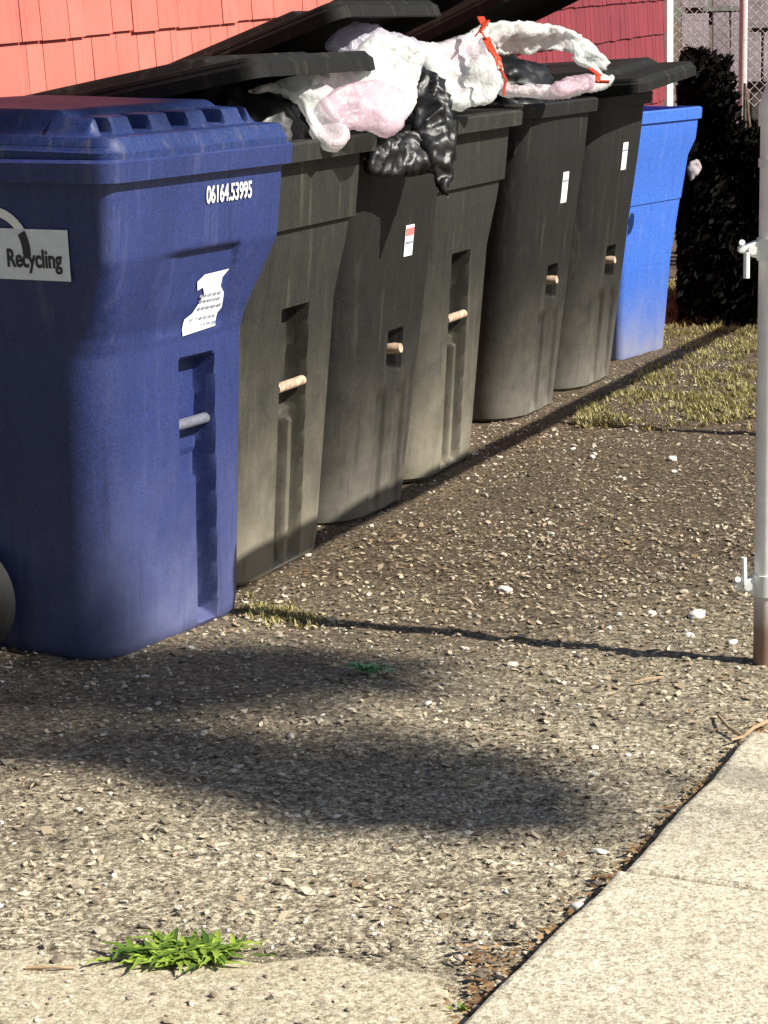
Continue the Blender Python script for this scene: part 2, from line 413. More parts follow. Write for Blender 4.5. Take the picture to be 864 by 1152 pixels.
def slab(name, poly, z0, z1, mat, step=0.02, rough_edge=0.006, kind='structure', chip=0.006):
    """cast slab: top is a gently worn grid, edges wander"""
    xs = [p[0] for p in poly]; ys = [p[1] for p in poly]
    # outline with jitter
    out = []
    n = len(poly)
    for i in range(n):
        a = Vector((*poly[i], 0)); b = Vector((*poly[(i + 1) % n], 0)); L = (b - a).length; k = max(2, int(L / 0.02)) if L < 6 else max(2, int(L / .3))
        d = (b - a).normalized(); q = Vector((-d.y, d.x, 0))
        for j in range(k):
            p = a + (b - a) * (j / k)
            out.append(p + q * rough_edge * fbm(p, 6, 4))
    bm = bmesh.new()
    cx = sum(p.x for p in out) / len(out); cy = sum(p.y for p in out) / len(out); c = Vector((cx, cy, 0))
    def ring(inset, z): 
        r = []
        for i, p in enumerate(out):
            a = out[i - 1]; b = out[(i + 1) % len(out)]; d = (b - a).normalized(); q = Vector((-d.y, d.x, 0))
            v = p + q * inset; r.append(bm.verts.new((v.x, v.y, z + (0.0015 * fbm(p, 20, 2) if z > z0 else 0))))
        return r
    R = [ring(0, z0), ring(0, z1 - chip), ring(chip * 0.8, z1 - chip * 0.15), ring(chip * 2.2, z1)]
    for a, b in zip(R, R[1:]):
        for i in range(len(out)):
            j = (i + 1) % len(out); bm.faces.new((a[i], a[j], b[j], b[i]))
    bm.faces.new(R[-1])
    bmesh.ops.triangulate(bm, faces=[f for f in bm.faces if len(f.verts) > 4])
    o = build(name, bm, mat, smooth=True, ang=50)
    return tag(o, kind=kind)

# pavement slabs (counter-clockwise outlines)
e0 = Vector((0.119, 2.848)); e1 = Vector((0.696, 4.057)); ed = (e1 - e0).normalized(); en = Vector((ed.y, -ed.x))
def epT(s, n): v = e0 + ed * s + en * n; return (v.x, v.y)
J1 = 0.55      # joint
slab('pavement', [epT(-2.6, 0), epT(-2.6, 3.0), epT(J1 - .006, 3.0), epT(J1 - .03, 0.0)][0:4], -0.05, 0.034, M['slab'])
slab('pavement', [epT(J1 - .024, 0.01), epT(J1 + .000, 3.0), epT(1.30, 3.0), epT(1.27, -0.01)], -0.05, 0.033, M['slab'])
slab('pavement', [epT(1.285, 0.03), epT(1.315, 3.0), epT(4.5, 3.0), epT(4.5, 0.10), epT(1.9, 0.06)], -0.05, 0.036, M['slab'])
fl = atz(0, 1078); fr = atz(520, 1098)
slab('forecourt', [(-3.2, 1.2), (e0.x - 0.62, 1.2), (fr.x + .01, 2.80), (fr.x - 0.02, fr.y), (fl.x, fl.y), (-3.2, fl.y + .05)], -0.05, 0.010, M['slab_warm'], rough_edge=0.06, chip=0.004)

# gravel chips: thousands, one object
def chips():
    rnd = random.Random(3); vs, fs, tone = [], [], []
    base = bmesh.new(); bmesh.ops.create_icosphere(base, subdivisions=1, radius=1.0)
    bv = [v.co.copy() for v in base.verts]; bf = [[v.index for v in f.verts] for f in base.faces]; base.free()
    n = 0
    while n < 11000:
        y = 2.7 + 6.0 * rnd.random() ** 1.5; x = -1.1 + 3.0 * rnd.random()
        if x / y > 0.19 or x / y < -0.19: continue
        # not under the slabs
        q = Vector((x, y)) - e0
        if q.dot(en) > -0.01: continue
        if y < fl.y + 0.03 + (x - fl.x) * (fr.y - fl.y) / (fr.x - fl.x) and x < fr.x and rnd.random() < 0.80: continue
        d = y - 0.35 * x
        s = rnd.uniform(0.0022, 0.0055) if rnd.random() < 0.93 else rnd.uniform(0.006, 0.011)
        if fbm((x, y, 3), 2.2, 3) < -0.15 and rnd.random() < 0.6: continue
        R = Matrix.Rotation(rnd.uniform(0, 6.28), 3, 'Z') @ Matrix.Rotation(rnd.uniform(-.5, .5), 3, 'X')
        sc = (s * rnd.uniform(.8, 1.6), s * rnd.uniform(.7, 1.1), s * rnd.uniform(.35, .7))
        zz = hgt(x, y)
        if y < fl.y + 0.03: zz = max(zz, 0.010)
        i0 = len(vs)
        for v in bv:
            w = R @ Vector((v.x * sc[0], v.y * sc[1], v.z * sc[2])) * rnd.uniform(.8, 1.15); vs.append((w.x + x, w.y + y, w.z + zz + sc[2] * .4))
        tn = min(1, max(0, rnd.gauss(0.55, 0.25)))
        for f in bf: fs.append([i + i0 for i in f]); tone.append(tn)
        n += 1
    o = pydata('gravel', vs, fs, M['chip']); set_tone(o, tone)
    tag(o, 'loose pale gravel chips strewn over the brown soil', 'gravel', kind='stuff')
chips()

def blade_tufts(name, pts, mat, h=(0.02, 0.05), w=0.003, per=10, seed=1, lean=0.7):
    rnd = random.Random(seed); vs, fs, tone = [], [], []
    for (x, y, z) in pts:
        for _ in range(per):
            a = rnd.uniform(0, 6.28); hh = rnd.uniform(*h); l = rnd.uniform(0.1, lean) * hh
            bx, by = x + rnd.gauss(0, .012), y + rnd.gauss(0, .012)
            dx, dy = math.cos(a), math.sin(a); px_, py_ = -dy * w, dx * w
            i = len(vs)
            vs += [(bx - px_, by - py_, z), (bx + px_, by + py_, z), (bx + dx * l * .4 + px_ * .7, by + dy * l * .4 + py_ * .7, z + hh * .6),
                   (bx + dx * l * .4 - px_ * .7, by + dy * l * .4 - py_ * .7, z + hh * .6), (bx + dx * l, by + dy * l, z + hh * rnd.uniform(.7, 1))]
            fs += [(i, i + 1, i + 2, i + 3), (i + 3, i + 2, i + 4)]; tn = rnd.random(); tone += [tn, tn]
    o = pydata(name, vs, fs, mat); set_tone(o, tone); return o

def grass():
    rnd = random.Random(5); pts = []
    while len(pts) < 3600:
        x = rnd.uniform(0.6, 2.2); y = rnd.uniform(6.9, 11.5)
        q = Vector((x, y, 0)) - B0; n_ = q.dot(N); s_ = q.dot(U)
        if n_ < 0.03 and s_ < 4.2: continue
        lim = 7.35 - 0.25 * (x - .7) + 0.16 * fbm((x, y, 2), 3, 3)
        if y < lim: continue
        if fbm((x, y, 7), 4, 3) < -0.02 and rnd.random() < .8: continue
        pts.append((x, y, hgt(x, y)))
    o = blade_tufts('grass', pts, M['grass'], (0.008, 0.032), 0.0028, 9, 2, 1.6)
    tag(o, 'dry yellow green grass growing at the far end of the yard', 'grass', kind='stuff')
    pts = []
    for _ in range(90):
        s = rnd.random(); p = atz(278 + 75 * s + rnd.gauss(0, 5), 684 + 12 * s + rnd.gauss(0, 5)); pts.append((p.x, p.y, hgt(p.x, p.y)))
    o = blade_tufts('grass', pts, M['grass'], (0.006, 0.02), 0.0025, 7, 8, 1.6)
    tag(o, 'small yellow green moss and grass at the foot of the nearest black cart', 'grass', kind='stuff')
grass()

# ------------------------------------------------------------------ house wall of painted shingles
def shingle_wall(name, parent, mat, x0, x1, z0, z1, expo, seed, wmin=.09, wmax=.2):
    """wall in local x (along) / z (up), outer face toward -y"""
    rnd = random.Random(seed); vs, fs, tone = [], [], []
    z = z0; row = 0
    while z < z1:
        x = x0 - rnd.uniform(0, .1)
        while x < x1:
            w = rnd.uniform(wmin, wmax); a, b = max(x, x0), min(x + w - 0.004, x1)
            if b - a > 0.01:
                jb = rnd.uniform(-.004, .004); t = 0.014 + rnd.uniform(0, .003); tp = 0.003
                i = len(vs); zt = min(z + expo + 0.02, z1 + .02)
                vs += [(a, 0, z + jb), (b, 0, z + jb), (b, -t, z + jb), (a, -t, z + jb), (a, 0, zt), (b, 0, zt), (b, -tp, zt), (a, -tp, zt)]
                q = [(0, 1, 2, 3), (3, 2, 6, 7), (0, 3, 7, 4), (1, 5, 6, 2), (4, 7, 6, 5)]
                tn = rnd.uniform(.90, 1.06)
                for f in q: fs.append([k + i for k in f]); tone.append(tn)
            x += w
        z += expo; row += 1
    o = pydata(name, vs, fs, mat, parent); set_tone(o, tone)
    return o

WALL_OFF = -1.22
def wall_frame(s, off, tilt):
    # local x along the row direction, local -y toward the carts
    X = U.copy(); X.z = math.tan(tilt); X.normalize(); Yv = -N; Z = X.cross(Yv); 
    if Z.z < 0: Z = -Z
    mm = Matrix.Identity(4); p = rowpt(s, off)
    for i in range(3): mm[i][0] = X[i]; mm[i][1] = Yv[i]; mm[i][2] = Z[i]; mm[i][3] = p[i]
    return mm
house = thing('house', 'house with bright orange red painted shingle wall behind the first carts', 'house', wall_frame(0, WALL_OFF, rad(1.6)))
shingle_wall('wall', house, M['shingle'], -0.5, 4.75, 0.36, 2.45, 0.29, 4)
bm = bmesh.new(); box(bm, (2.12, .12, 1.2), (5.3, .22, 2.5)); build('sheathing', bm, M['foundation'], house, False)
bm = bmesh.new(); box(bm, (2.12, .14, 0.08), (5.2, .34, .55)); build('foundation', bm, M['foundation'], house, False)
bm = bmesh.new(); box(bm, (2.12, -.12, 2.56), (5.6, .75, .16), .01); build('eave', bm, M['foundation'], house, False)
far_wall = thing('far_wall', 'crimson red shingle wall with white corner trim behind the far carts', 'far_wall', wall_frame(4.8, WALL_OFF - .03, rad(1.2)))
shingle_wall('wall', far_wall, M['shingle_dark'], 0.0, 4.45, 0.3, 3.0, 0.20, 9, .06, .12)
bm = bmesh.new(); box(bm, (2.25, 1.22, 1.4), (4.42, 2.4, 2.8)); build('sheathing', bm, M['shingle_dark'], far_wall, False)
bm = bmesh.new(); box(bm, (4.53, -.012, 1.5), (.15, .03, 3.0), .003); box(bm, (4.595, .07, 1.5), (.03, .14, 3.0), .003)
build('corner_trim', bm, M['trim'], far_wall, False)

# ------------------------------------------------------------------ carts
def lerp_tab(tab, z):
    for (a, b) in zip(tab, tab[1:]):
        if z <= b[0]:
            t = (z - a[0]) / max(1e-9, b[0] - a[0]); return [a[k] + (b[k] - a[k]) * t for k in range(1, len(a))]
    return list(tab[-1][1:])
def sst(a, b, x):
    t = min(1, max(0, (x - a) / (b - a))); return t * t * (3 - 2 * t)
# z, half width, front x, back x, corner radius
PROF = {
 'S': [(0, .262, .305, -.15, .09), (.012, .272, .315, -.17, .10), (.05, .277, .318, -.18, .10), (.66, .296, .332, -.24, .085), (.70, .299, .339, -.245, .075), (.80, .318, .372, -.28, .05), (.865, .328, .392, -.29, .032), (1.0, .334, .402, -.30, .028), (1.05, .336, .404, -.30, .028)],
 'A': [(0, .235, .268, -.27, .09), (.012, .250, .280, -.285, .10), (.05, .255, .285, -.29, .10), (.66, .292, .326, -.36, .085), (.70, .295, .330, -.365, .075), (.80, .306, .343, -.40, .05), (.865, .311, .348, -.41, .032), (1.0, .320, .357, -.42, .028), (1.05, .322, .358, -.42, .028)],
 'B': [(0, .228, .262, -.28, .10), (.012, .242, .275, -.30, .11), (.05, .247, .280, -.31, .115), (.60, .285, .335, -.36, .10), (.90, .305, .368, -.40, .085), (1.0, .31, .375, -.41, .075), (1.05, .312, .378, -.41, .07)],
}
def dep(kind, y, z):
    e = 0.006; d = 0.0
    def r(y0, y1, z0, z1, dd, ez=e):
        return dd * sst(y0 - e, y0 + e, y) * (1 - sst(y1 - e, y1 + e, y)) * sst(z0 - ez, z0 + ez, z) * (1 - sst(z1 - ez, z1 + ez, z))
    if kind == 'A1':      # notch under the collar, channel with catch bar below
        f0 = .335 + .0
        if z > .68: d = sst(-.17, -.04, y) * r(-.27, .155, .68, .86, 0.0001 + max(0, lerp_tab(PROF['A'], z)[1] - f0) + .004)
        d = max(d, r(-.005, .125, .36, .615, .05), r(.055, .125, .02, .40, .055))
    elif kind == 'A2':
        d = max(r(-.07, .075, .40, .66, .055), r(-.07, .075, .02, .41, .04) - r(-.012, .02, .02, .39, .035))
    elif kind == 'B':
        d = max(r(-.045, .045, .40, .51, .05), 0)
        d = max(d, r(-.09, -.03, .02, .34, .014, .03), r(.04, .10, .02, .34, .014, .03))
    return d

def loop(z, kind, tab, off=0.0, nf=118, nc=7, ns=14, nb=10):
    w, f, b, r = lerp_tab(tab, z); w += off; f += off; b -= off; r = max(.01, r + off)
    pts = []
    def seg(a, c, n): 
        for i in range(n): t = i / n; pts.append([a[0] + (c[0] - a[0]) * t, a[1] + (c[1] - a[1]) * t])
    def arc(cx, cy, a0, n):
        for i in range(n): a = a0 + math.pi / 2 * i / n; pts.append([cx + r * math.cos(a), cy + r * math.sin(a)])
    seg((f, -w + r), (f, w - r), nf); arc(f - r, w - r, 0, nc)
    seg((f - r, w), (b + r, w), ns); arc(b + r, w - r, math.pi / 2, nc)
    seg((b, w - r), (b, -w + r), nb); arc(b + r, -w + r, math.pi, nc)
    seg((b + r, -w), (f - r, -w), ns); arc(f - r, -w + r, 1.5 * math.pi, nc)
    if kind:
        for p in pts[:nf]:
            bul = .012 * (1 - (p[1] / w) ** 2) if kind == 'B' else 0
            p[0] += bul - dep(kind, p[1], z)
    return pts

_body = {}
def body_mesh(key, kind, mat):
    if key in _body: return _body[key]
    tab = PROF['S' if kind == 'A1' else kind[0]]
    bm = bmesh.new(); rings = []
    zs = [0, .004, .012, .03, .05]
    z = .06
    while z < 1.045:
        zs.append(z); z += .007 if (z > .32) else .011
    zs += [1.05]
    step = .862 if kind == 'A2' else None
    H = len(zs)
    for z in zs:
        off = 0
        if kind == 'A2' and z > .862: off = .014
        rings.append([bm.verts.new((p[0], p[1], z)) for p in loop(z, kind, tab, off)])
    # rim flange, rolled over, then the inner wall down to a floor
    fo = .022 if kind == 'A1' else (.054 if kind == 'A2' else .028)
    k0 = None
    for (z, off) in ((1.012, None),):
        pass
    for z, off in ((1.026, fo), (1.066, fo + .003), (1.072, fo - .004), (1.072, -.004), (1.062, -.010), (.99, -.012), (.90, -.10), (.45, -.12)):
        rings.append([bm.verts.new((p[0], p[1], z)) for p in loop(min(z, 1.05), k0, tab, off)])
    # make the flange start below the top ring
    for a, b in zip(rings, rings[1:]):
        n = len(a)
        for i in range(n):
            j = (i + 1) % n; bm.faces.new((a[i], a[j], b[j], b[i]))
    bm.faces.new(rings[0][::-1]); bm.faces.new(rings[-1])
    me = bpy.data.meshes.new('body'); bmesh.ops.recalc_face_normals(bm, faces=bm.faces[:]); bm.to_mesh(me); bm.free()
    for p in me.polygons: p.use_smooth = True
    me.set_sharp_from_angle(angle=rad(38)); me.materials.append(mat)
    _body[key] = me; return me

def lid_mesh(kind, mat, W=.345, L=.86):
    """hinge line along y at x = 0, z = 0; lid reaches to x = L"""
    nx, ny = (150, 150) if kind == 'blue' else (110, 80); vs, fs = [], []
    def h(x, y):
        e = min(W - abs(y), L - x, x + .02)
        base = (.030 if kind == 'blue' else .022) * sst(0, .02, e)                       # flat lip
        ef = min(W - .045 - abs(y), L - .13 - x, x - .05)
        dome = (.050 if kind == 'blue' else .026) * sst(0, .035, ef) + .014 * (1 - (y / W) ** 2) * sst(0, .3, ef)
        if kind == 'blue':
            # ridge across the front with four sunk pockets
            if L - .19 < x < L - .06:
                rdg = .036 * sst(L - .075, L - .095, x)
                ph = (y + W) / (2 * W) * 5.0; fr_ = ph - math.floor(ph)
                pocket = sst(.32, .36, fr_) * (1 - sst(.80, .84, fr_)) * (1 - sst(L - .115, L - .125, x) * 0)
                if abs(y) > W - .07: rdg = rdg * sst(W - .03, W - .07, abs(y)); pocket = 0
                dome = max(dome * sst(L - .10, L - .19, x), rdg * (1 - .85 * pocket * sst(L - .17, L - .155, x)))
        else:
            ch = .005 * sst(.03, .07, abs(y)) * (1 - sst(.11, .15, abs(y))) * sst(.03, .12, ef)
            dome -= ch
        return base + dome
    xs = [-.02 + (L + .02) * i / nx for i in range(nx + 1)]; ys = [-W + 2 * W * j / ny for j in range(ny + 1)]
    cr = .05
    def rnd_(x, y):   # round the plan corners
        ex = L - cr; ey = W - cr
        if x > ex and abs(y) > ey:
            dx, dy = (x - ex) / cr, (abs(y) - ey) / cr
            k = max(dx, dy) / max(1e-6, math.hypot(dx, dy)); return ex + dx * cr * k, math.copysign(ey + dy * cr * k, y)
        return x, y
    for y in ys:
        for x in xs:
            X, Y = rnd_(x, y); vs.append((X, Y, h(x, y)))
    n1 = nx + 1
    for j in range(ny):
        for i in range(nx): a = j * n1 + i; fs.append((a, a + 1, a + n1 + 1, a + n1))
    # skirt + underside
    def under(x, y, z): X, Y = rnd_(x, y); return (X, Y, z)
    border = [(i, 0) for i in range(n1)] + [(nx, j) for j in range(1, ny + 1)] + [(i, ny) for i in range(nx - 1, -1, -1)] + [(0, j) for j in range(ny - 1, 0, -1)]
    top = [j * n1 + i for i, j in border]
    r1, r2, r3 = [], [], []
    for (i, j) in border:
        x, y = xs[i], ys[j]
        k = len(vs); vs.append(under(x, y, -.030)); r1.append(k)
        sx = L / 2 + (x - L / 2) * (1 - .012 / (L / 2)); sy = y * (1 - .008 / W)
        k = len(vs); vs.append(under(sx, sy, -.030)); r2.append(k)
        k = len(vs); vs.append(under(sx, sy, .012)); r3.append(k)
    for a, b in ((top, r1), (r1, r2), (r2, r3)):
        for q in range(len(a)): w_ = (q + 1) % len(a); fs.append((a[q], b[q], b[w_], a[w_]))
    fs.append(tuple(r3))
    me = bpy.data.meshes.new('lid'); me.from_pydata(vs, [], fs); me.update()
    bm = bmesh.new(); bm.from_mesh(me); bmesh.ops.recalc_face_normals(bm, faces=bm.faces[:]); bm.to_mesh(me); bm.free()
    for p in me.polygons: p.use_smooth = True
    me.set_sharp_from_angle(angle=rad(32)); me.materials.append(mat)
    return me

def wheel_parts(parent, x, z, r, w, y):
    bm = bmesh.new()
    lathe(bm, [(r * .62, -w / 2), (r * .93, -w / 2), (r, -w * .3), (r, w * .3), (r * .93, w / 2), (r * .62, w / 2)], (x, y, z), 36, 'Y')
    wh = build('wheel', bm, M['rubber'], parent)
    bm = bmesh.new(); lathe(bm, [(r * .60, -w / 2 - .004), (r * .55, -w / 2 - .008), (r * .2, -w / 2 + .006), (r * .2, w / 2 + .004), (r * .6, w / 2 + .004)], (x, y, z), 30, 'Y')
    for k in range(6):
        a = k * math.pi / 3; box(bm, (x + math.cos(a) * r * .38, y - w / 2 - .004, z + math.sin(a) * r * .38), (r * .38, .012, .014), 0, Matrix.Rotation(-a, 3, 'Y'))
    build('rim', bm, M['hub'], wh)

def cart(label, kind, bodymat, lidmat, s, n, ang, lid_ang, lidkind='plain', barmat=None, scale=.965, group='black wheeled carts standing in the row', yaw_lid=0.0, cat='wheeled cart', lid_roll=0.0, lid_dx=0.0):
    root = thing('wheeled_cart', label, cat, frame(rowpt(s, n - .32), ang) @ Matrix.Diagonal((1, 1, scale, 1)), group)
    body = mesh_obj('body', body_mesh(kind + bodymat.name, kind, bodymat), root)
    W = .345 if kind[0] == 'A' else .33
    hx = -.44 if kind != 'A1' else -.32
    wx_ = -.135 if kind != 'A1' else -.025
    lid = mesh_obj('lid', lid_mesh(lidkind, lidmat, W, .745 if kind == 'A1' else (.865 if kind[0] == 'A' else .84)), root)
    lid.location = (hx + lid_dx, 0, 1.100); lid.rotation_euler = (lid_roll, -lid_ang, yaw_lid)
    # hinge bar and grab handle at the back
    bm = bmesh.new(); tube(bm, [(hx - .03, -.25, 1.075), (hx - .03, .25, 1.075)], .014, 10)
    for yy in (-.2, 0, .2): box(bm, (hx - .005, yy, 1.07), (.06, .03, .05), .006)
    build('handle', bm, bodymat, root)
    # wheels and axle
    for sy in (-1, 1): wheel_parts(root, wx_, .125, .125, .05, sy * .325)
    bm = bmesh.new(); tube(bm, [(wx_, -.34, .125), (wx_, .34, .125)], .010, 10); build('axle', bm, M['black_steel'], root)
    # catch bar
    bm = bmesh.new(); bz = .47 if kind != 'B' else .46
    fx = lerp_tab(PROF[kind[0]], bz)[1]
    hw = {'A1': .052, 'A2': .075, 'B': .040}[kind]
    if kind == 'B': tube(bm, [(fx - .04, -.0, bz), (fx + .012, 0.0, bz + .004), (fx + .03, -.0, bz + .006)], [.012, .016, .013], 14)
    else: tube(bm, [(fx - .010, -hw + (.055 if kind == 'A1' else 0), bz), (fx - .010, hw + (.075 if kind == 'A1' else 0), bz)], .0125, 14)
    build('catch_bar', bm, barmat or M['bar'], root)
    # stiffening lugs on the two front corners
    for sy in ((-1, 1) if kind != 'A1' else ()):
        bm = bmesh.new(); lz = .70 if kind[0] == 'A' else .93
        w, f, b, r = lerp_tab(PROF[kind[0]], lz)
        vs = box(bm, (f - r * .75, sy * (w + .006), lz), (.05, .03, .05), .006)
        for v in vs:
            if v.co.z < lz: v.co.y -= sy * .012; v.co.x -= .01
        build('corner_lug', bm, bodymat, root)
    return root

def text_mesh(s, size, mat, parent, name, mw, condense=1.0, bold=0.0):
    c = bpy.data.curves.new(name, 'FONT'); c.body = s; c.size = size; c.extrude = 0.0008; c.offset = bold
    c.align_x = 'CENTER'; c.align_y = 'CENTER'; c.space_character = 1.0
    o = bpy.data.objects.new(name, c); COL.objects.link(o)
    bpy.context.view_layer.update()
    me = bpy.data.meshes.new_from_object(o.evaluated_get(bpy.context.evaluated_depsgraph_get()))
    bpy.data.objects.remove(o)
    me.materials.clear(); me.materials.append(mat)
    ob = mesh_obj(name, me, parent); ob.matrix_local = mw @ Matrix.Diagonal((condense, 1, 1, 1)); return ob

def surf(kind, face, t, z, lift=.002, roll=0.0):
    """frame lying on a cart's face: local x reads left to right, y up, z out"""
    tab = PROF[kind]; w, f, b, r = lerp_tab(tab, z); w2, f2, b2, r2 = lerp_tab(tab, z + .03)
    if face == 'front': p = Vector((f, t, z)); up = Vector((f2 - f, 0, .03)).normalized(); X = Vector((0, 1, 0))
    else: p = Vector((t, -w, z)); up = Vector((0, -(w2 - w), .03)).normalized(); X = Vector((1, 0, 0))
    Z = X.cross(up).normalized(); mm = Matrix.Identity(4); p = p + Z * lift
    for i in range(3): mm[i][0] = X[i]; mm[i][1] = up[i]; mm[i][2] = Z[i]; mm[i][3] = p[i]
    return mm @ Matrix.Rotation(roll, 4, 'Z')

def decal(name, outline, mat, parent, mw, th=.0008):
    bm = bmesh.new(); lo = [bm.verts.new((x, y, -th)) for x, y in outline]; hi = [bm.verts.new((x, y, th)) for x, y in outline]
    bm.faces.new(lo[::-1]); bm.faces.new(hi)
    for i in range(len(lo)): j = (i + 1) % len(lo); bm.faces.new((lo[i], lo[j], hi[j], hi[i]))
    bmesh.ops.triangulate(bm, faces=[f for f in bm.faces if len(f.verts) > 4])
    o = build(name, bm, mat, parent, False); o.matrix_local = mw; return o
def rect(w, h, cx=0, cy=0): return [(cx - w / 2, cy - h / 2), (cx + w / 2, cy - h / 2), (cx + w / 2, cy + h / 2), (cx - w / 2, cy + h / 2)]

# --- nearest cart: navy blue, for recycling
ANG1 = rad(29)
c1 = cart('navy blue recycling cart with closed lid, nearest in the row', 'A1', M['blue'], M['blue_lid'], -.34, -.02, ANG1, rad(-1.2), 'blue', M['bar_grey'], .975, None, cat='recycling cart')
mw = surf('S', 'side', .210, .878, .004)
lab = decal('recycling_label', rect(.176, .105), M['label'], c1, mw)
text_mesh('Recycling', .052, M['ink'], c1, 'lettering', mw @ Matrix.Translation((.002, -.010, .0018)), .70, .0012)
def arc_pts(r0, r1, a0, a1, n=20, head=False):
    o = [(r1 * math.cos(a0 + (a1 - a0) * i / n), r1 * math.sin(a0 + (a1 - a0) * i / n)) for i in range(n + 1)]
    i_ = [(r0 * math.cos(a0 + (a1 - a0) * i / n), r0 * math.sin(a0 + (a1 - a0) * i / n)) for i in range(n, -1, -1)]
    return o + i_
ma = surf('S', 'side', .112, .882, .0035)
decal('arrow_emblem', arc_pts(.074, .093, rad(32), rad(125)), M['white'], c1, ma)
decal('arrow_emblem', arc_pts(.074, .093, rad(-4), rad(29)), M['ink'], c1, ma @ Matrix.Translation((0, 0, .0022)))
decal('arrow_emblem', arc_pts(.074, .093, rad(150), rad(240)), M['white'], c1, ma)
text_mesh('06164.53995', .052, M['white'], c1, 'serial_number', surf('S', 'front', .10, .975, .003), .66, .0006)
def wrap_sticker(name, outline, cy, cz, lift, mat, parent, kind='A1', tabk='S'):
    bm = bmesh.new(); bm.faces.new([bm.verts.new((x, y, 0)) for x, y in outline]); bmesh.ops.triangulate(bm, faces=bm.faces[:])
    for _ in range(3): bmesh.ops.subdivide_edges(bm, edges=bm.edges[:], cuts=1)
    for v in bm.verts:
        yy, zz = cy + v.co.x, cz + v.co.y
        v.co = Vector((lerp_tab(PROF[tabk], zz)[1] - dep(kind, yy, zz) + lift, yy, zz))
    return build(name, bm, mat, parent, True)
st = wrap_sticker('torn_sticker', [(-.075, -.066), (.055, -.058), (.058, -.03), (.07, -.02), (.066, .015), (.05, .03), (.052, .05), (.075, .066), (-.02, .063), (-.045, .05), (-.04, .03), (-.02, .035), (-.012, .02), (-.045, -.02), (-.07, -.03)], .075, .738, .003, M['white'], c1)
rr = random.Random(2)
bmk = bmesh.new()
for k, yy in enumerate((-.05, -.035, -.012, .004, .016)):
    x = .025 + .02 * (k > 1)
    while x < .12:
        w_ = rr.uniform(.006, .018); zz = .738 + yy
        xx = [lerp_tab(PROF['S'], zz + q)[1] - dep('A1', x + w_ / 2, zz + q) + .0045 for q in (-.003, .003)]
        bmk.faces.new([bmk.verts.new(p) for p in ((xx[0], x, zz - .003), (xx[0], x + w_, zz - .003), (xx[1], x + w_, zz + .003), (xx[1], x, zz + .003))]); x += w_ + .005
pk = build('print_lines', bmk, M['ink_grey'], st, False)

# --- the black carts
c2 = cart('charcoal cart with a deep collar right behind the navy cart, lid propped up on bags', 'A2', M['dark_a'], M['lid'], .26, -.015, ROW + rad(2.5), rad(10.5), barmat=M['bar'])
c3 = cart('black cart with a black bag spilling over its rim and a white red printed tag', 'B', M['dark_b'], M['lid'], .95, -.02, ROW + rad(4), rad(20), barmat=M['bar'])
c4 = cart('charcoal cart with a deep collar under the white bag with the red drawstring', 'A2', M['dark_a'], M['lid'], 1.56, -.03, ROW + rad(2), rad(27), barmat=M['bar'])
c5 = cart('black cart under the open white bag, second from the bright blue bin', 'B', M['dark_b'], M['lid'], 2.60, -.06, ROW + rad(4), rad(24), barmat=M['bar'])
c6 = cart('black cart beside the bright blue bin with its lid lifted slightly', 'B', M['dark_b'], M['lid'], 3.25, -.03, ROW + rad(4), rad(2.5), barmat=M['bar'], lid_dx=.16, lid_roll=rad(4))
for c, t, z, hh in ((c3, .03, .76, .085), (c5, .03, .78, .105), (c6, .03, .845, .10)):
    mt = surf('B', 'front', t, z, .014)
    tg = decal('paper_tag', rect(.055, hh), M['white'], c, mt)
    if c is c3: decal('red_print', rect(.050, .020, 0, .025), M['pink_ink'], tg, Matrix.Translation((0, 0, .0018))); decal('grey_print', rect(.044, .006, 0, -.005), M['ink_grey'], tg, Matrix.Translation((0, 0, .0018)))
    else: decal('grey_print', rect(.050, .005, 0, hh * .22), M['ink_grey'], tg, Matrix.Translation((0, 0, .0018)))

# --- small bright blue bin at the far end
def blue_bin():
    root = thing('recycling_bin', 'bright blue square open recycling bin at the far end of the row', 'recycling bin', frame(rowpt(4.02, -.25), ROW + rad(13)) @ Matrix.Diagonal((1,1.04,1.03,1)))
    bm = bmesh.new(); rings = []
    tab = [(0, .185, .17, .03), (.01, .190, .175, .035), (.55, .222, .207, .035), (.57, .224, .209, .035), (.578, .240, .225, .035), (.74, .262, .243, .035), (.80, .285, .262, .03), (.872, .292, .268, .03), (.876, .302, .278, .03), (.915, .304, .280, .03), (.920, .298, .274, .03), (.920, .285, .262, .03), (.85, .272, .25, .03), (.3, .20, .19, .03)]
    for (z, w, d, r) in tab:
        pts = []
        for (cx, cy, a0) in ((d - r, w - r, 0), (-d + r, w - r, 90), (-d + r, -w + r, 180), (d - r, -w + r, 270)):
            for i in range(9): a = rad(a0 + 90 * i / 8); pts.append((cx + r * math.cos(a), cy + r * math.sin(a)))
        rings.append([bm.verts.new((x, y, z)) for x, y in pts])
    for a, b in zip(rings, rings[1:]):
        for i in range(len(a)): j = (i + 1) % len(a); bm.faces.new((a[i], a[j], b[j], b[i]))
    bm.faces.new(rings[0][::-1]); bm.faces.new(rings[-1])
    build('body', bm, M['can'], root, True, 30)
    for sy in (-1, 1):
        bm = bmesh.new(); box(bm, (0, sy * .312, .80), (.12, .02, .03), .006); build('handle', bm, M['can'], root)
blue_bin()

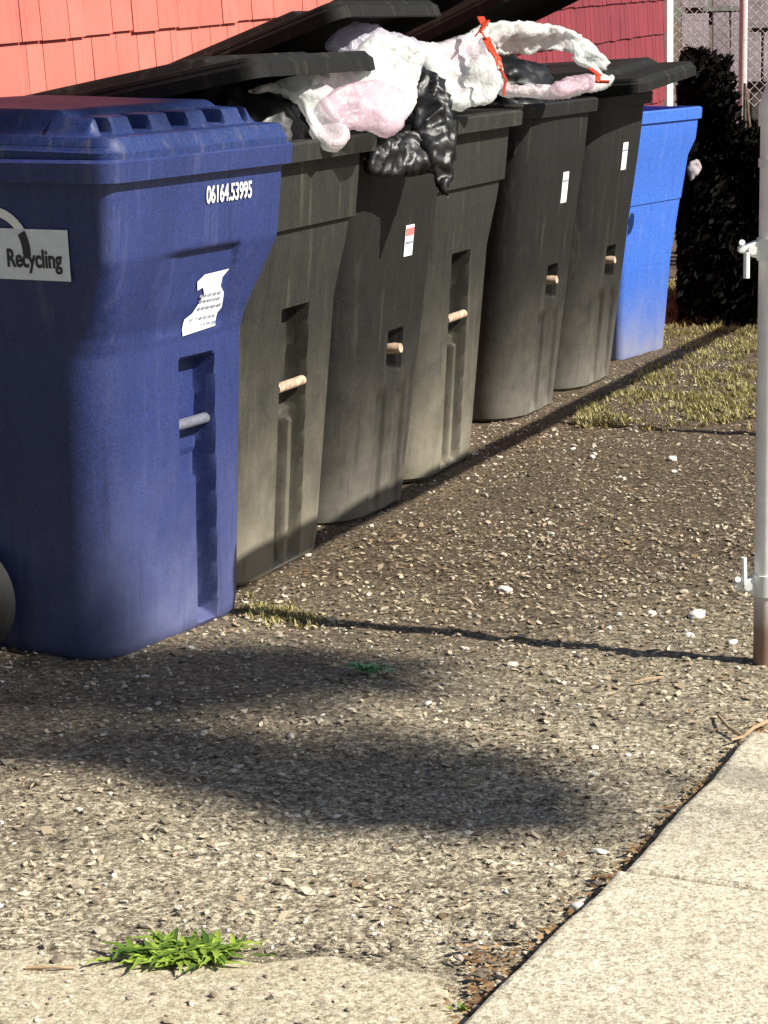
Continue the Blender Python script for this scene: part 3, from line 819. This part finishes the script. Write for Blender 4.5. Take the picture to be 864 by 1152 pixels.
# ------------------------------------------------------------------ rubbish bags: puffed film shapes
def film_settle(o, pins, slack, press, frames=26):
    """let the film go slack and fall into folds between its seams, then freeze it"""
    g = o.vertex_groups.new(name='pin'); g.add(pins, 1.0, 'REPLACE')
    md = o.modifiers.new('film', 'CLOTH'); st = md.settings
    st.quality = 6; st.mass = .08; st.tension_stiffness = 18; st.compression_stiffness = 18; st.shear_stiffness = 8; st.bending_stiffness = .25
    st.tension_damping = 8; st.compression_damping = 8; st.shear_damping = 6; st.bending_damping = .6; st.air_damping = 3
    st.vertex_group_mass = 'pin'; st.shrink_min = -slack; st.shrink_max = -slack
    if press: st.use_pressure = True; st.uniform_pressure_force = press
    md.collision_settings.use_collision = False
    md.point_cache.frame_start = 1; md.point_cache.frame_end = frames
    scene.frame_start = 1; scene.frame_end = max(frames, 2)
    for f in range(1, frames + 1): scene.frame_set(f); bpy.context.view_layer.update()
    ev = o.evaluated_get(bpy.context.evaluated_depsgraph_get())
    me = bpy.data.meshes.new_from_object(ev)
    old = o.data; o.modifiers.clear(); o.vertex_groups.clear(); o.data = me; me.name = old.name
    for p in me.polygons: p.use_smooth = True
    scene.frame_set(1)

def puffy(name, outline, Yd, thick, mat, parent=None, seed=0, res=0.009, amp=.012, knot=None, nf=9, settle=.16, press=0.0):
    """bag whose seam line runs round the outline (points given on a leaning plane); both skins bulge and crease"""
    P3 = [at(x, y, Y) if len((x, y, Y)) == 3 else None for (x, y, Y) in [(p[0], p[1], p[2] if len(p) > 2 else Yd) for p in outline]]
    c = sum(P3, Vector()) / len(P3)
    # best plane through the seam
    nrm = Vector()
    for i in range(len(P3)): nrm += (P3[i] - c).cross(P3[(i + 1) % len(P3)] - c)
    nrm.normalize()
    if nrm.y > 0: nrm = -nrm
    X = Vector((0, 0, 1)).cross(nrm).normalized(); Yv = nrm.cross(X)
    P2 = [((p - c).dot(X), (p - c).dot(Yv)) for p in P3]; hh = [(p - c).dot(nrm) for p in P3]
    # resample and soften the outline
    dense = []
    n = len(P2)
    for i in range(n):
        p0, p1, p2, p3 = (Vector((*P2[(i + k) % n], hh[(i + k) % n])) for k in (-1, 0, 1, 2))
        L = (p2 - p1).length; k = max(1, int(L / res))
        for j in range(k):
            t = j / k
            q = 0.5 * ((2 * p1) + (p2 - p0) * t + (2 * p0 - 5 * p1 + 4 * p2 - p3) * t * t + (3 * p1 - p0 - 3 * p2 + p3) * t ** 3)
            dn = fbm((q.x * 1, q.y, seed * 3.1), 22, 3) * .006
            dense.append((q.x + dn, q.y + fbm((q.y, q.x, seed), 22, 3) * .006, q.z))
    xs = [d[0] for d in dense]; ys = [d[1] for d in dense]
    D2 = [(d[0], d[1]) for d in dense]
    bm = bmesh.new(); grid = {}
    import mathutils
    pts = [Vector(d) for d in D2]; ne = len(pts)
    kd = mathutils.kdtree.KDTree(ne)
    for i, d in enumerate(D2): kd.insert((d[0], d[1], 0), i)
    kd.balance()
    inner = []
    x = min(xs)
    while x < max(xs):
        y = min(ys) + (res * .5 if int((x - min(xs)) / res) % 2 else 0)
        while y < max(ys):
            if in_poly(x, y, D2) and kd.find((x, y, 0))[2] > res * .6: inner.append(Vector((x, y)))
            y += res
        x += res
    allp = pts + inner
    r = mathutils.geometry.delaunay_2d_cdt([Vector((p[0], p[1])) for p in allp], [], [list(range(ne))], 1, 1e-6)
    vs2, _, faces = r[0], r[1], r[2]
    T, B = [], []
    kp = at(*knot) - c if knot else X * max(xs)
    K = (kp.dot(X), kp.dot(Yv))
    rs = random.Random(seed); ox = rs.uniform(0, 50)
    for v in vs2:
        co, idx, dist = kd.find((v.x, v.y, 0))
        # smooth seam height
        near = kd.find_n((v.x, v.y, 0), 12); wsum = 0; hs = 0
        for q in near: w = 1 / (q[2] ** 2 + .002); wsum += w; hs += w * dense[q[1]][2]
        h0 = hs / wsum
        e = min(1, dist / max(thick * 1.6, .02)); puff = .62 * thick * math.sqrt(max(0, 1 - (1 - e) ** 2))
        dx_, dy_ = v.x - K[0], v.y - K[1]; th = math.atan2(dy_, dx_); rr_ = math.hypot(dx_, dy_)
        th += .55 * noise.noise(Vector((v.x * 7, v.y * 7, seed + .5))) + .12 * noise.noise(Vector((v.x * 25, v.y * 25, seed)))
        sharp = lambda q: (1 - abs(math.sin(q))) ** 1.6
        w1 = .55 * sharp(th * nf + ox) + .30 * sharp(th * nf * 2.3 + ox * 2) * (.4 + noise.noise(Vector((v.x * 6, v.y * 6, ox)))) + .9 * (noise.noise(Vector((v.x * 7 + ox, v.y * 9, seed))) + .3)
        w1 += .35 * sharp(8 * noise.noise(Vector((v.x * 5, v.y * 5 + ox, 3.3)))) * min(1, rr_ / .1)
        w1 *= min(1, .35 + rr_ / .12)
        cr = (w1 - .35) * amp * 1.5 * (0.25 + .75 * e)
        base = c + X * v.x + Yv * v.y + nrm * h0
        if dist < 1e-5: a = bm.verts.new(base + nrm * cr * .5); T.append(a); B.append(a)
        else: T.append(bm.verts.new(base + nrm * (puff + cr + .001))); B.append(bm.verts.new(base - nrm * (puff * .8 + .002 - cr * .3)))
    for f in faces:
        if len(f) == 3:
            for tri in ([T[i] for i in f], [B[i] for i in f[::-1]]):
                if len(set(tri)) == 3:
                    try: bm.faces.new(tri)
                    except ValueError: pass
    seam = [v.index for v in T]
    bm.verts.index_update(); pins = [v.index for v in set(T) & set(B)]
    o = build(name, bm, mat, parent, True, 180)
    if settle: film_settle(o, pins, settle, press)
    return o

# black sacks lying in the carts (real volume, mostly hidden)
def sack(name, p, size, mat, label=None, seed=0, parent=None, group=None):
    bm = bmesh.new(); bmesh.ops.create_icosphere(bm, subdivisions=5, radius=1.0)
    for v in bm.verts:
        d = v.co.normalized()
        k = 1 + .16 * noise.noise(d * 1.7 + Vector((seed, 0, 0))) + .13 * (abs(noise.noise(d * 4.5 + Vector((0, seed, 0)))) - .2) + .07 * (abs(noise.noise(d * 11 + Vector((0, 0, seed)))) - .2) + .03 * abs(noise.noise(d * 26))
        v.co = Vector((d.x * size[0], d.y * size[1], d.z * size[2])) * k + Vector(p)
    o = build(name, bm, mat, parent, True, 60)
    if label: tag(o, label, 'rubbish bag', group)
    return o
def rp(s, n, z): return rowpt(s, n, z)
sack('rubbish_bag', rp(.30, -.22, .98), (.22, .25, .22), M['bag_black'], 'shiny black sack in the nearest charcoal cart, seen between navy lid and white bag', 1)
sack('rubbish_bag', rp(.95, -.26, 1.03), (.24, .25, .20), M['bag_black'], 'black sack filling the cart with the red printed tag', 2)
sack('rubbish_bag', rp(1.56, -.30, 1.02), (.24, .25, .18), M['bag_black'], 'black sack beneath the white bag with the red drawstring', 3)
sack('rubbish_bag', rp(2.60, -.30, 1.04), (.24, .24, .16), M['bag_black'], 'black sack inside the open white bag in the cart second from the bright blue bin', 4)
sack('rubbish_bag', rp(3.27, -.28, 1.02), (.22, .22, .10), M['bag_black'], 'black sack under the slightly lifted lid beside the bright blue bin', 5)

big = puffy('rubbish_bag', [(275, 106, 5.45), (310, 92, 5.5), (355, 80, 5.6), (390, 66, 5.75), (420, 40, 5.9), (462, 44, 6.0), (476, 62, 6.05), (468, 95, 5.95), (462, 128, 5.85), (440, 146, 5.75), (400, 142, 5.6), (378, 128, 5.5), (392, 160, 5.45), (366, 168, 5.4), (350, 148, 5.42), (340, 118, 5.45), (312, 100, 5.45)], 5.6, .022, M['bag_white'], settle=.11, seed=3, amp=.016, knot=(474, 56, 6.05), nf=8)
tag(big, 'large white plastic bag draped over the first charcoal cart', 'rubbish bag')
pk = puffy('rubbish_bag', [(362, 110, 5.52), (392, 94, 5.6), (425, 90, 5.68), (452, 102, 5.74), (456, 128, 5.72), (440, 152, 5.64), (415, 146, 5.56), (388, 142, 5.5), (368, 128, 5.5)], 5.55, .022, M['bag_pink'], settle=.08, seed=5, amp=.012, knot=(360, 100, 5.5), nf=5)
pk.location = pk.location + Vector((0, -.05, 0)); tag(pk, 'translucent pink bag bulging below the large white bag', 'rubbish bag')
li = puffy('rubbish_bag', [(365, 48, 6.0), (400, 28, 6.1), (440, 36, 6.15), (470, 46, 6.2), (462, 66, 6.15), (430, 60, 6.05), (400, 64, 6.0)], 6.0, .03, M['bag_lilac'], seed=6)
tag(li, 'thin lilac plastic bag peeking out behind the large white bag', 'rubbish bag')
w2 = puffy('rubbish_bag', [(466, 52, 6.35), (500, 46, 6.5), (530, 34, 6.6), (544, 28, 6.65), (552, 50, 6.6), (562, 80, 6.5), (558, 110, 6.45), (532, 120, 6.4), (508, 119, 6.3), (490, 92, 6.25), (474, 70, 6.25)], 6.4, .022, M['bag_white'], settle=.10, seed=8, amp=.014, knot=(545, 22, 6.6), nf=9)
tag(w2, 'white plastic bag with red drawstring on the second deep collared cart', 'rubbish bag')
bm = bmesh.new()
def ribbon(pts, w, th=.004, seed=0):
    for i in range(len(pts) - 1):
        a, b = Vector(pts[i]), Vector(pts[i + 1]); d = (b - a)
        R = d.to_track_quat('Z', 'Y').to_matrix(); k = fbm((i * 1.3, seed, 0), 1, 2)
        box(bm, (a + b) / 2, (w * (1 + .5 * k), th, d.length * 1.25), .001, R @ Matrix.Rotation(k * 1.5, 3, 'Z'))
tie = [(541, 20, 6.5), (545, 28, 6.46), (541, 36, 6.44), (547, 44, 6.44), (553, 56, 6.4), (560, 66, 6.38), (563, 78, 6.36), (569, 90, 6.36), (566, 106, 6.36)]
ribbon([at(*p) for p in tie], .020); ribbon([at(535, 40, 6.42), at(544, 30, 6.42), at(548, 24, 6.46)], .014, seed=3)
o = build('drawstring', bm, M['red_tie'], w2, True, 40)
# torn open white bag, a band of film round the rim of the next cart
w3 = puffy('rubbish_bag', [(546, 28, 6.95), (590, 24, 7.1), (632, 30, 7.25), (662, 46, 7.35), (680, 66, 7.3), (684, 90, 7.15), (668, 92, 7.1), (664, 76, 7.2), (640, 62, 7.3), (624, 56, 7.3), (590, 60, 7.2), (556, 60, 7.05)], 7.1, .010, M['bag_white'], settle=.10, seed=11, amp=.012)
tag(w3, 'open white plastic bag folded back over the cart second from the bright blue bin', 'rubbish bag')
sk = puffy('lower_fold', [(562, 92, 6.95), (592, 96, 6.95), (630, 94, 7.0), (665, 86, 7.08), (688, 86, 7.15), (686, 96, 7.1), (664, 102, 7.02), (632, 108, 6.95), (590, 106, 6.9), (562, 104, 6.9)], 6.95, .018, M['bag_white'], w3, seed=12)
sk2 = puffy('pink_fold', [(624, 92, 6.93), (662, 84, 7.0), (666, 98, 6.97), (640, 106, 6.92), (622, 104, 6.9)], 6.92, .016, M['bag_pink'], w3, seed=13)
bm = bmesh.new(); ribbon([at(665, 78, 7.05), at(673, 84, 7.02), at(672, 92, 7.0), at(684, 92, 7.0)], .018, seed=5); build('drawstring', bm, M['red_tie'], w3, True)
# black film hanging over the front between third and fourth cart
bk = puffy('rubbish_bag', [(470, 72, 6.1), (484, 82, 6.1), (498, 100, 6.08), (508, 128, 6.02), (515, 160, 5.98), (509, 192, 5.93), (503, 224, 5.88), (492, 204, 5.88), (478, 180, 5.88), (467, 152, 5.9), (464, 122, 5.95), (464, 92, 6.05)], 6.0, .022, M['bag_black'], seed=15, amp=.026, knot=(484, 60, 6.1), nf=12)
tag(bk, 'black plastic film hanging to a point between the tagged cart and the deep collared one', 'rubbish bag')
bk2 = puffy('rubbish_bag', [(414, 178, 5.76), (420, 164, 5.78), (438, 154, 5.82), (462, 150, 5.9), (484, 168, 5.92), (492, 188, 5.92), (480, 196, 5.88), (444, 200, 5.82), (414, 196, 5.76)], 5.8, .016, M['bag_black'], seed=16, amp=.014, knot=(500, 130, 5.8), nf=10)
tag(bk2, 'black bag spilling over the front rim of the cart with the red printed tag', 'rubbish bag')
# litter in the gap behind the bright blue bin
o = puffy('paper_scrap', [(775, 184, 8.7), (784, 180, 8.72), (790, 188, 8.72), (782, 200, 8.7), (775, 203, 8.7)], 8.7, .004, M['panel'], seed=21, res=.008)
tag(o, 'small pale paper scrap caught beside the bright blue bin', 'paper scrap')

# ------------------------------------------------------------------ near fence: post, hinges, rail, wire running away to the right
FP = Vector((0.775, 4.56, 0)); FD = Vector((math.sin(rad(22.8)), math.cos(rad(22.8)), 0))
fence = thing('gate_post', 'white galvanised fence post with two gate hinges at the right edge', 'fence post', Matrix.Translation(FP))
bm = bmesh.new(); R0 = .026
lathe(bm, [(R0, -.1), (R0, .52), (R0, 1.10)], (0, 0, 0), 32); build('post', bm, M['pole'], fence, True)
bm = bmesh.new(); lathe(bm, [(R0 + .004, 1.085), (R0 + .004, 1.12), (R0 * .9, 1.145), (R0 * .6, 1.165), (R0 * .2, 1.172)], (0, 0, 0), 32)
build('cap', bm, M['pole'], fence)
bm = bmesh.new(); lathe(bm, [(R0 + .003, 1.005), (R0 + .003, 1.022)], (0, 0, 0), 32); build('band', bm, M['steel'], fence)
def hinge(z, up):
    bm = bmesh.new(); lathe(bm, [(R0 + .004, z - .022), (R0 + .004, z + .022)], (0, 0, 0), 32)
    # wedge of the strap toward the left and its pin
    box(bm, (-R0 - .018, -.010, z), (.045, .006, .040), .002); box(bm, (-R0 - .018, .010, z), (.045, .006, .040), .002)
    lathe(bm, [(.009, -.018), (.009, .018)], (-R0 - .014, 0, z), 12, 'Y')
    for v in [v for v in bm.verts if v.co.x < -R0 - .035]: v.co.z = z + (v.co.z - z) * .25 + (.0 if up else 0)
    h = build('gate_hinge', bm, M['steel'], fence)
    bm = bmesh.new()
    if up: tube(bm, [(-R0 - .022, -.014, z + .004), (-R0 - .024, -.014, z + .06)], .006, 10)
    else: tube(bm, [(-R0 - .026, -.014, z - .004), (-R0 - .026, -.014, z - .055)], .0065, 10)
    tube(bm, [(-R0 - .036, -.012, z + .012), (-R0 - .036, -.02, z + .016)], .006, 8)
    build('hinge_pin', bm, M['steel'], h)
hinge(.845, False); hinge(.165, True)

def chain_panel(parent, p0, d, L, z0, z1, mat, pitch=.055, wr=.0016, name='wire_mesh'):
    bm = bmesh.new(); H = z1 - z0; n = int((L + H) / pitch)
    def clip(a, b):   # in (u, z)
        (u0, v0), (u1, v1) = a, b
        t0, t1 = 0.0, 1.0
        for (o_, dd, lo, hi) in ((u0, u1 - u0, 0, L),):
            ta, tb = (lo - o_) / dd, (hi - o_) / dd
            if ta > tb: ta, tb = tb, ta
            t0, t1 = max(t0, ta), min(t1, tb)
        if t0 >= t1: return None
        return (u0 + (u1 - u0) * t0, v0 + (v1 - v0) * t0), (u0 + (u1 - u0) * t1, v0 + (v1 - v0) * t1)
    for k in range(n + 1):
        for sgn in (1, -1):
            a = (k * pitch - H, 0) if sgn == 1 else (k * pitch, 0); b = (a[0] + sgn * H, H)
            c = clip(a, b)
            if c:
                off = Vector((-d.y, d.x, 0)) * wr * sgn
                tube(bm, [p0 + d * q[0] + Vector((0, 0, z0 + q[1])) + off for q in c], wr, 4, False)
    return build(name, bm, mat, parent, False)

side = thing('chain_link_fence', 'low chain link fence running away from the white post outside the yard', 'fence', Matrix.Identity(4))
bm = bmesh.new(); a0 = FP + FD * .04; tube(bm, [a0 + Vector((0, 0, 1.135)), a0 + FD * 6.6 + Vector((0, 0, 1.135))], .030, 14); build('rail', bm, M['steel'], side)
for t in (2.55, 4.9, 6.6):
    bm = bmesh.new(); p = FP + FD * t; tube(bm, [p + Vector((0, 0, -.05)), p + Vector((0, 0, 1.12))], .024, 14); build('post', bm, M['steel'], side)
chain_panel(side, FP + FD * .05, FD, 6.5, .06, 1.04, M['steel'], .09, .0013)

# ------------------------------------------------------------------ beyond the row: foliage coloured near black for deep shade, grey board fence, chain link with a pale post
def leaves(name, pts, size, mat, parent=None, seed=0):
    rnd = random.Random(seed); vs, fs, tone = [], [], []
    for p in pts:
        a = Vector((rnd.gauss(0, 1), rnd.gauss(0, 1), rnd.gauss(0, 1))).normalized(); b = a.orthogonal().normalized(); c = a.cross(b)
        s = size * rnd.uniform(.6, 1.3); i = len(vs); p = Vector(p)
        for q in (b * s, (c * .45 + a * .1) * s, -b * s, (-c * .45 + a * .1) * s): vs.append(p + q)
        fs.append((i, i + 1, i + 2, i + 3)); tone.append(rnd.random())
    o = pydata(name, vs, fs, mat, parent); set_tone(o, tone); return o

rnd = random.Random(12); pts = []
def hedge_top(x): return max(.50, 1.12 - .22 * max(0, (x - 1.35)) / .25 if x > 1.35 else 1.16)
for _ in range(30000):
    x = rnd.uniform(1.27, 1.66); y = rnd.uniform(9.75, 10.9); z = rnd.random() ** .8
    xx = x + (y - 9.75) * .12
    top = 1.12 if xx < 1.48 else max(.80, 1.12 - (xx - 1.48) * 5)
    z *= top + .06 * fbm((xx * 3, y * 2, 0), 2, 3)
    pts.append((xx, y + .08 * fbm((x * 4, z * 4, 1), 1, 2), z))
hg = leaves('foliage', pts, .024, M['shade_hedge'], seed=4)
bm = bmesh.new()
for k in range(7):
    x = 1.34 + k * .05; tube(bm, [(x, 10.2 + .1 * (k % 3), 0), (x + .03, 10.25, .5), (x - .02 + .05 * (k % 2), 10.3, 1.0)], [.02, .015, .006], 8)
hroot = thing('shade_hedge', 'near black foliage standing in for deep shadow at the end of the row behind the bright blue bin', 'shade_hedge', Matrix.Identity(4))
hg.parent = hroot; build('stems', bm, M['bark'], hroot)

ff = thing('board_fence', 'weathered grey board fence of uneven panels behind the chain link', 'fence', Matrix.Identity(4))
bm = bmesh.new(); rn = random.Random(3)
YF = 12.2
def brd(xa, ya, xb, yb, dy=0.0):    # one board panel from its far-left corner, heights from the photo
    a = at(xa, yb, YF + dy); b = at(xb, ya, YF + dy); box(bm, ((a.x + b.x) / 2, YF + dy, (a.z + b.z) / 2), (abs(b.x - a.x), .03, abs(b.z - a.z)), .004)
for (xa, ya, xb, yb) in ((766, -60, 796, 9), (766, 15, 797, 54), (801, -60, 832, 8), (801, 14, 820, 98), (821, 14, 834, 98), (808, 100, 834, 150), (838, 36, 856, 92), (858, 36, 880, 92), (882, -60, 960, 120), (838, -60, 880, 32)):
    brd(xa, ya, xb, yb, rn.uniform(-.01, .01))
build('boards', bm, M['panel'], ff, False)
bm = bmesh.new()
for x in (1.66, 2.0, 2.5, 3.1): box(bm, (x, YF + .06, .75), (.08, .08, 1.7), .004)
for z in (.95, 1.28, 1.5): box(bm, (2.38, YF + .06, z), (1.5, .05, .07), .004)
build('frame', bm, M['foundation'], ff, False)
cf = thing('chain_link_fence', 'tall chain link fence with a pinkish grey post beyond the dark foliage', 'fence', Matrix.Identity(4))
pA = at(758, 60, 11.6); pA.z = 0
chain_panel(cf, pA, Vector((1, 0, 0)), 2.2, .85, 1.75, M['wire'], .05, .0019)
pp = at(836, 60, 11.55)
bm = bmesh.new(); tube(bm, [(pp.x, 11.55, 0), (pp.x, 11.55, 1.8)], .020, 14); build('post', bm, M['post'], cf)
for (x, y0, y1, r) in ((823, 115, 150, .007),):
    bm = bmesh.new(); tube(bm, [at(x, y0, 11.4), at(x, y1, 11.4)], r, 8); build('tie_rod', bm, M['post'], cf)

# ------------------------------------------------------------------ weeds, stones, twigs, leaves
def weed(name, c, R, H, mat, label, n=26, seed=1, lw=.28):
    rnd = random.Random(seed); root = thing(name, label, 'weed', Matrix.Translation(Vector((c.x, c.y, hgt(c.x, c.y) + .008))))
    vs, fs, tone = [], [], []
    for k in range(n):
        a = rnd.uniform(0, 6.28); L = R * rnd.uniform(.45, 1.0); el = rnd.uniform(.05, .6); d = Vector((math.cos(a), math.sin(a), 0)); q = Vector((-d.y, d.x, 0)); L *= .62; st0 = Vector((rnd.gauss(0, R * .34), rnd.gauss(0, R * .14), 0)); bend = rnd.uniform(-.5, .5)
        i = len(vs); seg = 8; tn = rnd.random()
        for j in range(seg + 1):
            t = j / seg; w = L * lw * math.sin(math.pi * (t ** .8)) * .5 * (1 + .28 * (j % 2)) + .001
            z = H * el * math.sin(t * 2.2) + .004 * rnd.random(); p = st0 + d * L * t + q * bend * L * t * t
            vs += [p + q * w + Vector((0, 0, z)), p + Vector((0, 0, z - w * .25)), p - q * w + Vector((0, 0, z))]
        for j in range(seg):
            b = i + j * 3; fs += [(b, b + 1, b + 4, b + 3), (b + 1, b + 2, b + 5, b + 4)]; tone += [tn, tn]
    o = pydata('foliage', vs, fs, mat, root, True, 180); set_tone(o, tone)
    return root
w_ = weed('weed', atz(208, 1083), .108, .018, M['weed'], 'low bright green dandelion weed in the gap at the bottom of the picture', 150, 3, .13)
w_ = weed('weed', atz(412, 762), .06, .03, M['mint'], 'small pale green weed on the gravel in front of the carts', 30, 5, .4)
w_ = weed('weed', atz(518, 1146), .014, .015, M['weed'], 'tiny green sprout beside the pavement corner', 8, 7, .4)

def stone(p, r, label, seed):
    bm = bmesh.new(); bmesh.ops.create_icosphere(bm, subdivisions=3, radius=1)
    rnd = random.Random(seed); s = (r * rnd.uniform(1, 1.5), r * rnd.uniform(.8, 1), r * rnd.uniform(.5, .7))
    for v in bm.verts:
        k = 1 + .25 * noise.noise(v.co * 1.6 + Vector((seed, 0, 0))); v.co = Vector((v.co.x * s[0], v.co.y * s[1], v.co.z * s[2])) * k
    o = build('stone', bm, M['stone'], None, True, 60); o.location = (p.x, p.y, hgt(p.x, p.y) + s[2] * .5); o.rotation_euler = (0, 0, rnd.uniform(0, 3))
    tag(o, label, 'stone', 'pale stones scattered over the soil')
for i, (x, y, r, l) in enumerate(((756, 518, .016, 'oval white stone lying nearest the grass patch'), (758, 530, .009, 'small pale stone just below the oval white stone'), (567, 666, .014, 'pale stone midway between the carts and the post shadow'), (784, 690, .018, 'greenish white stone on the right of the soil near the post'), (775, 712, .010, 'small cream stone beside the post shadow line'), (733, 686, .011, 'cream stone left of the greenish white stone'), (620, 604, .008, 'little pale stone in the middle of the brown soil'), (824, 722, .010, 'pale stone at the foot of the white post'), (666, 514, .010, 'pinkish stone near the foot of the black carts'), (482, 796, .008, 'small white stone on the gravel below the pale green weed'), (650, 1024, .012, 'white pebble lying against the edge of the pavement'), (610, 1074, .009, 'pale pebble in the leaf litter by the pavement'), (378, 916, .006, 'tiny white pebble in the tree shade on the gravel'))):
    stone(atz(x, y), r, l, i + 3)

def twig(pts, r, label, name='twig'):
    bm = bmesh.new()
    for pl in pts: tube(bm, [atz(*q) + Vector((0, 0, .012 + .004 * (i % 2))) for i, q in enumerate(pl)], [r * (1 - .5 * i / len(pl)) for i in range(len(pl))], 6)
    o = build(name, bm, M['twig']); tag(o, label, 'twig')
twig([[(864, 818), (848, 828), (836, 836), (822, 842)], [(836, 836), (820, 828), (808, 812)]], .004, 'forked dry twig lying across the pavement corner')
twig([[(714, 774), (730, 772), (746, 768)]], .003, 'short pale straw on the gravel left of the post')
twig([[(30, 1098), (60, 1100), (84, 1098)]], .003, 'dark thin stick on the sandy slab at lower left')

def litter():
    rnd = random.Random(31); pts = []
    for _ in range(420):
        t = rnd.random(); s = -.35 + t * 1.9
        x, y = epT(s, -.012 - abs(rnd.gauss(0, .03)) * (1.6 if s < .3 else .5)); pts.append((x, y, hgt(x, y) + .008))
    for _ in range(160):
        p = atz(rnd.uniform(525, 600), rnd.uniform(1070, 1150)); pts.append((p.x, p.y, .012))
    for _ in range(260):
        s = rnd.uniform(0, 4.2); p = rowpt(s, abs(rnd.gauss(0.04, .06))); pts.append((p.x, p.y, hgt(p.x, p.y) + .006))
    for _ in range(60):
        y = rnd.uniform(2.9, 7); x = rnd.uniform(-.16, .16) * y; pts.append((x, y, hgt(x, y) + .01))
    vs, fs, tone = [], [], []
    for p in pts:
        a = rnd.uniform(0, 6.28); s = rnd.uniform(.004, .011); d = Vector((math.cos(a), math.sin(a), rnd.uniform(-.3, .3))); q = Vector((-d.y, d.x, rnd.uniform(-.3, .3))); i = len(vs); p = Vector(p)
        for v in (d * s, q * s * .5, -d * s, -q * s * .5): vs.append(p + v)
        fs.append((i, i + 1, i + 2, i + 3)); tone.append(rnd.random())
    o = pydata('leaf_litter', vs, fs, M['debris']); set_tone(o, tone)
    tag(o, 'small dry brown leaf bits along the pavement edge and the carts', 'leaf litter', kind='stuff')
litter()
def flecks():
    rnd = random.Random(77); vs, fs, tone = [], [], []; n = 0
    while n < 5200:
        y = 3.2 + 4.6 * rnd.random(); x = rnd.uniform(-.17, .18) * y
        q = Vector((x, y, 0)) - B0
        if q.dot(N) < 0.02 and q.dot(U) > -.5: continue
        if (Vector((x, y)) - e0).dot(en) > -0.02: continue
        den = .25 + 1.6 * max(0, fbm((x, y, 4), 1.7, 3) + .1) + (1.2 if 4.9 < y - .1 * x < 5.8 else 0)
        if rnd.random() > den * .6: continue
        a = rnd.uniform(0, 6.28); s = rnd.uniform(.003, .009) * (1.5 if rnd.random() < .1 else 1); tl = rnd.uniform(-.5, .5)
        d = Vector((math.cos(a), math.sin(a), tl)); qv = Vector((-d.y, d.x, rnd.uniform(-.5, .5))); i = len(vs); p = Vector((x, y, hgt(x, y) + .005)); w = rnd.uniform(.3, .7)
        for v in (d * s, (d * .3 + qv * w) * s, (-d * .5 + qv * w * .7) * s, -d * s, (-d * .2 - qv * w) * s, (d * .5 - qv * w * .6) * s): vs.append(p + v)
        fs.append(tuple(range(i, i + 6))); tone.append(rnd.random()); n += 1
    o = pydata('leaf_litter', vs, fs, M['fleck']); set_tone(o, tone)
    tag(o, 'pale broken leaf flakes scattered over the brown soil', 'leaf litter', kind='stuff')
flecks()

# ------------------------------------------------------------------ trees standing outside the frame whose shade falls into the yard
def tree(label, base, clumps, seed, trunk_r=.16):
    rnd = random.Random(seed); root = thing('tree', label, 'tree', Matrix.Translation(base))
    bm = bmesh.new()
    c = sum((Vector(q[0]) for q in clumps), Vector()) / len(clumps) - base
    fork = Vector((c.x * .35, c.y * .35, c.z * .55))
    tube(bm, [(0, 0, -.1), fork * .5 + Vector((.1, 0, 0)), fork], [trunk_r, trunk_r * .8, trunk_r * .6], 12)
    for (p, r, n) in clumps:
        q = Vector(p) - base; tube(bm, [fork, (fork + q) / 2 + Vector((rnd.uniform(-.2, .2), rnd.uniform(-.2, .2), .2)), q], [.020, .012, .006], 8)
    build('trunk', bm, M['bark'], root)
    pts = []
    for (p, r, n) in clumps:
        for _ in range(n):
            d = Vector((rnd.gauss(0, 1), rnd.gauss(0, 1), rnd.gauss(0, 1))).normalized() * rnd.random() ** .45
            pts.append(Vector(p) - base + Vector((d.x * r[0], d.y * r[1], d.z * r[2])) * 1.2)
    leaves('crown', pts, .075, M['leaf'], root, seed)
sky_block = thing('house', 'dark unseen block in the form of a clapboard house, added to hold back sky light', 'house', Matrix.Translation((-5.2, -7.5, 0)))  # unseen house shape added behind the camera to cut sky light on cart sides
bm = bmesh.new(); box(bm, (0, 0, 2.9), (11, 7, 5.8)); 
for k in range(26): box(bm, (0, 3.5, .25 + k * .21), (11, .03, .18), 0, None)
build('wall', bm, M['bark'], sky_block, False)
bm = bmesh.new()
vs_ = [bm.verts.new(p) for p in ((-5.9, -3.9, 5.7), (5.9, -3.9, 5.7), (5.9, 3.9, 5.7), (-5.9, 3.9, 5.7), (-5.9, 0, 8.0), (5.9, 0, 8.0))]
for f in ((0, 1, 5, 4), (3, 4, 5, 2), (0, 4, 3), (1, 2, 5), (0, 3, 2, 1)): bm.faces.new([vs_[i] for i in f])
build('blocker_roof', bm, M['foundation'], sky_block, False)
def up(p, t): return Vector(p) + SD * t     # toward the sun from a shaded spot
cl = []
cl.append((up((-.60, 4.50, 0), 14.0), (.55, .20, .25), 434))     # in front of the navy cart
cl.append((up((-.20, 4.62, 0), 14.0), (.25, .10, .15), 111))
cl.append((up((-.15, 3.95, 0), 13.0), (.30, .14, .15), 204))     # tongue of shade
cl.append((up((.02, 3.76, 0), 12.6), (.25, .16, .15), 204))
cl.append((up((-.55, 4.10, 0), 13.3), (.30, .10, .15), 136))
cl.append((up((-.75, 5.0, 1.15), 13.3), (.28, .30, .2), 500))    # left part of the lid
tree('tall leafy tree outside the yard, on the near right, shading the navy cart', Vector((9.6, -1.6, 0)), cl, 5, .2)
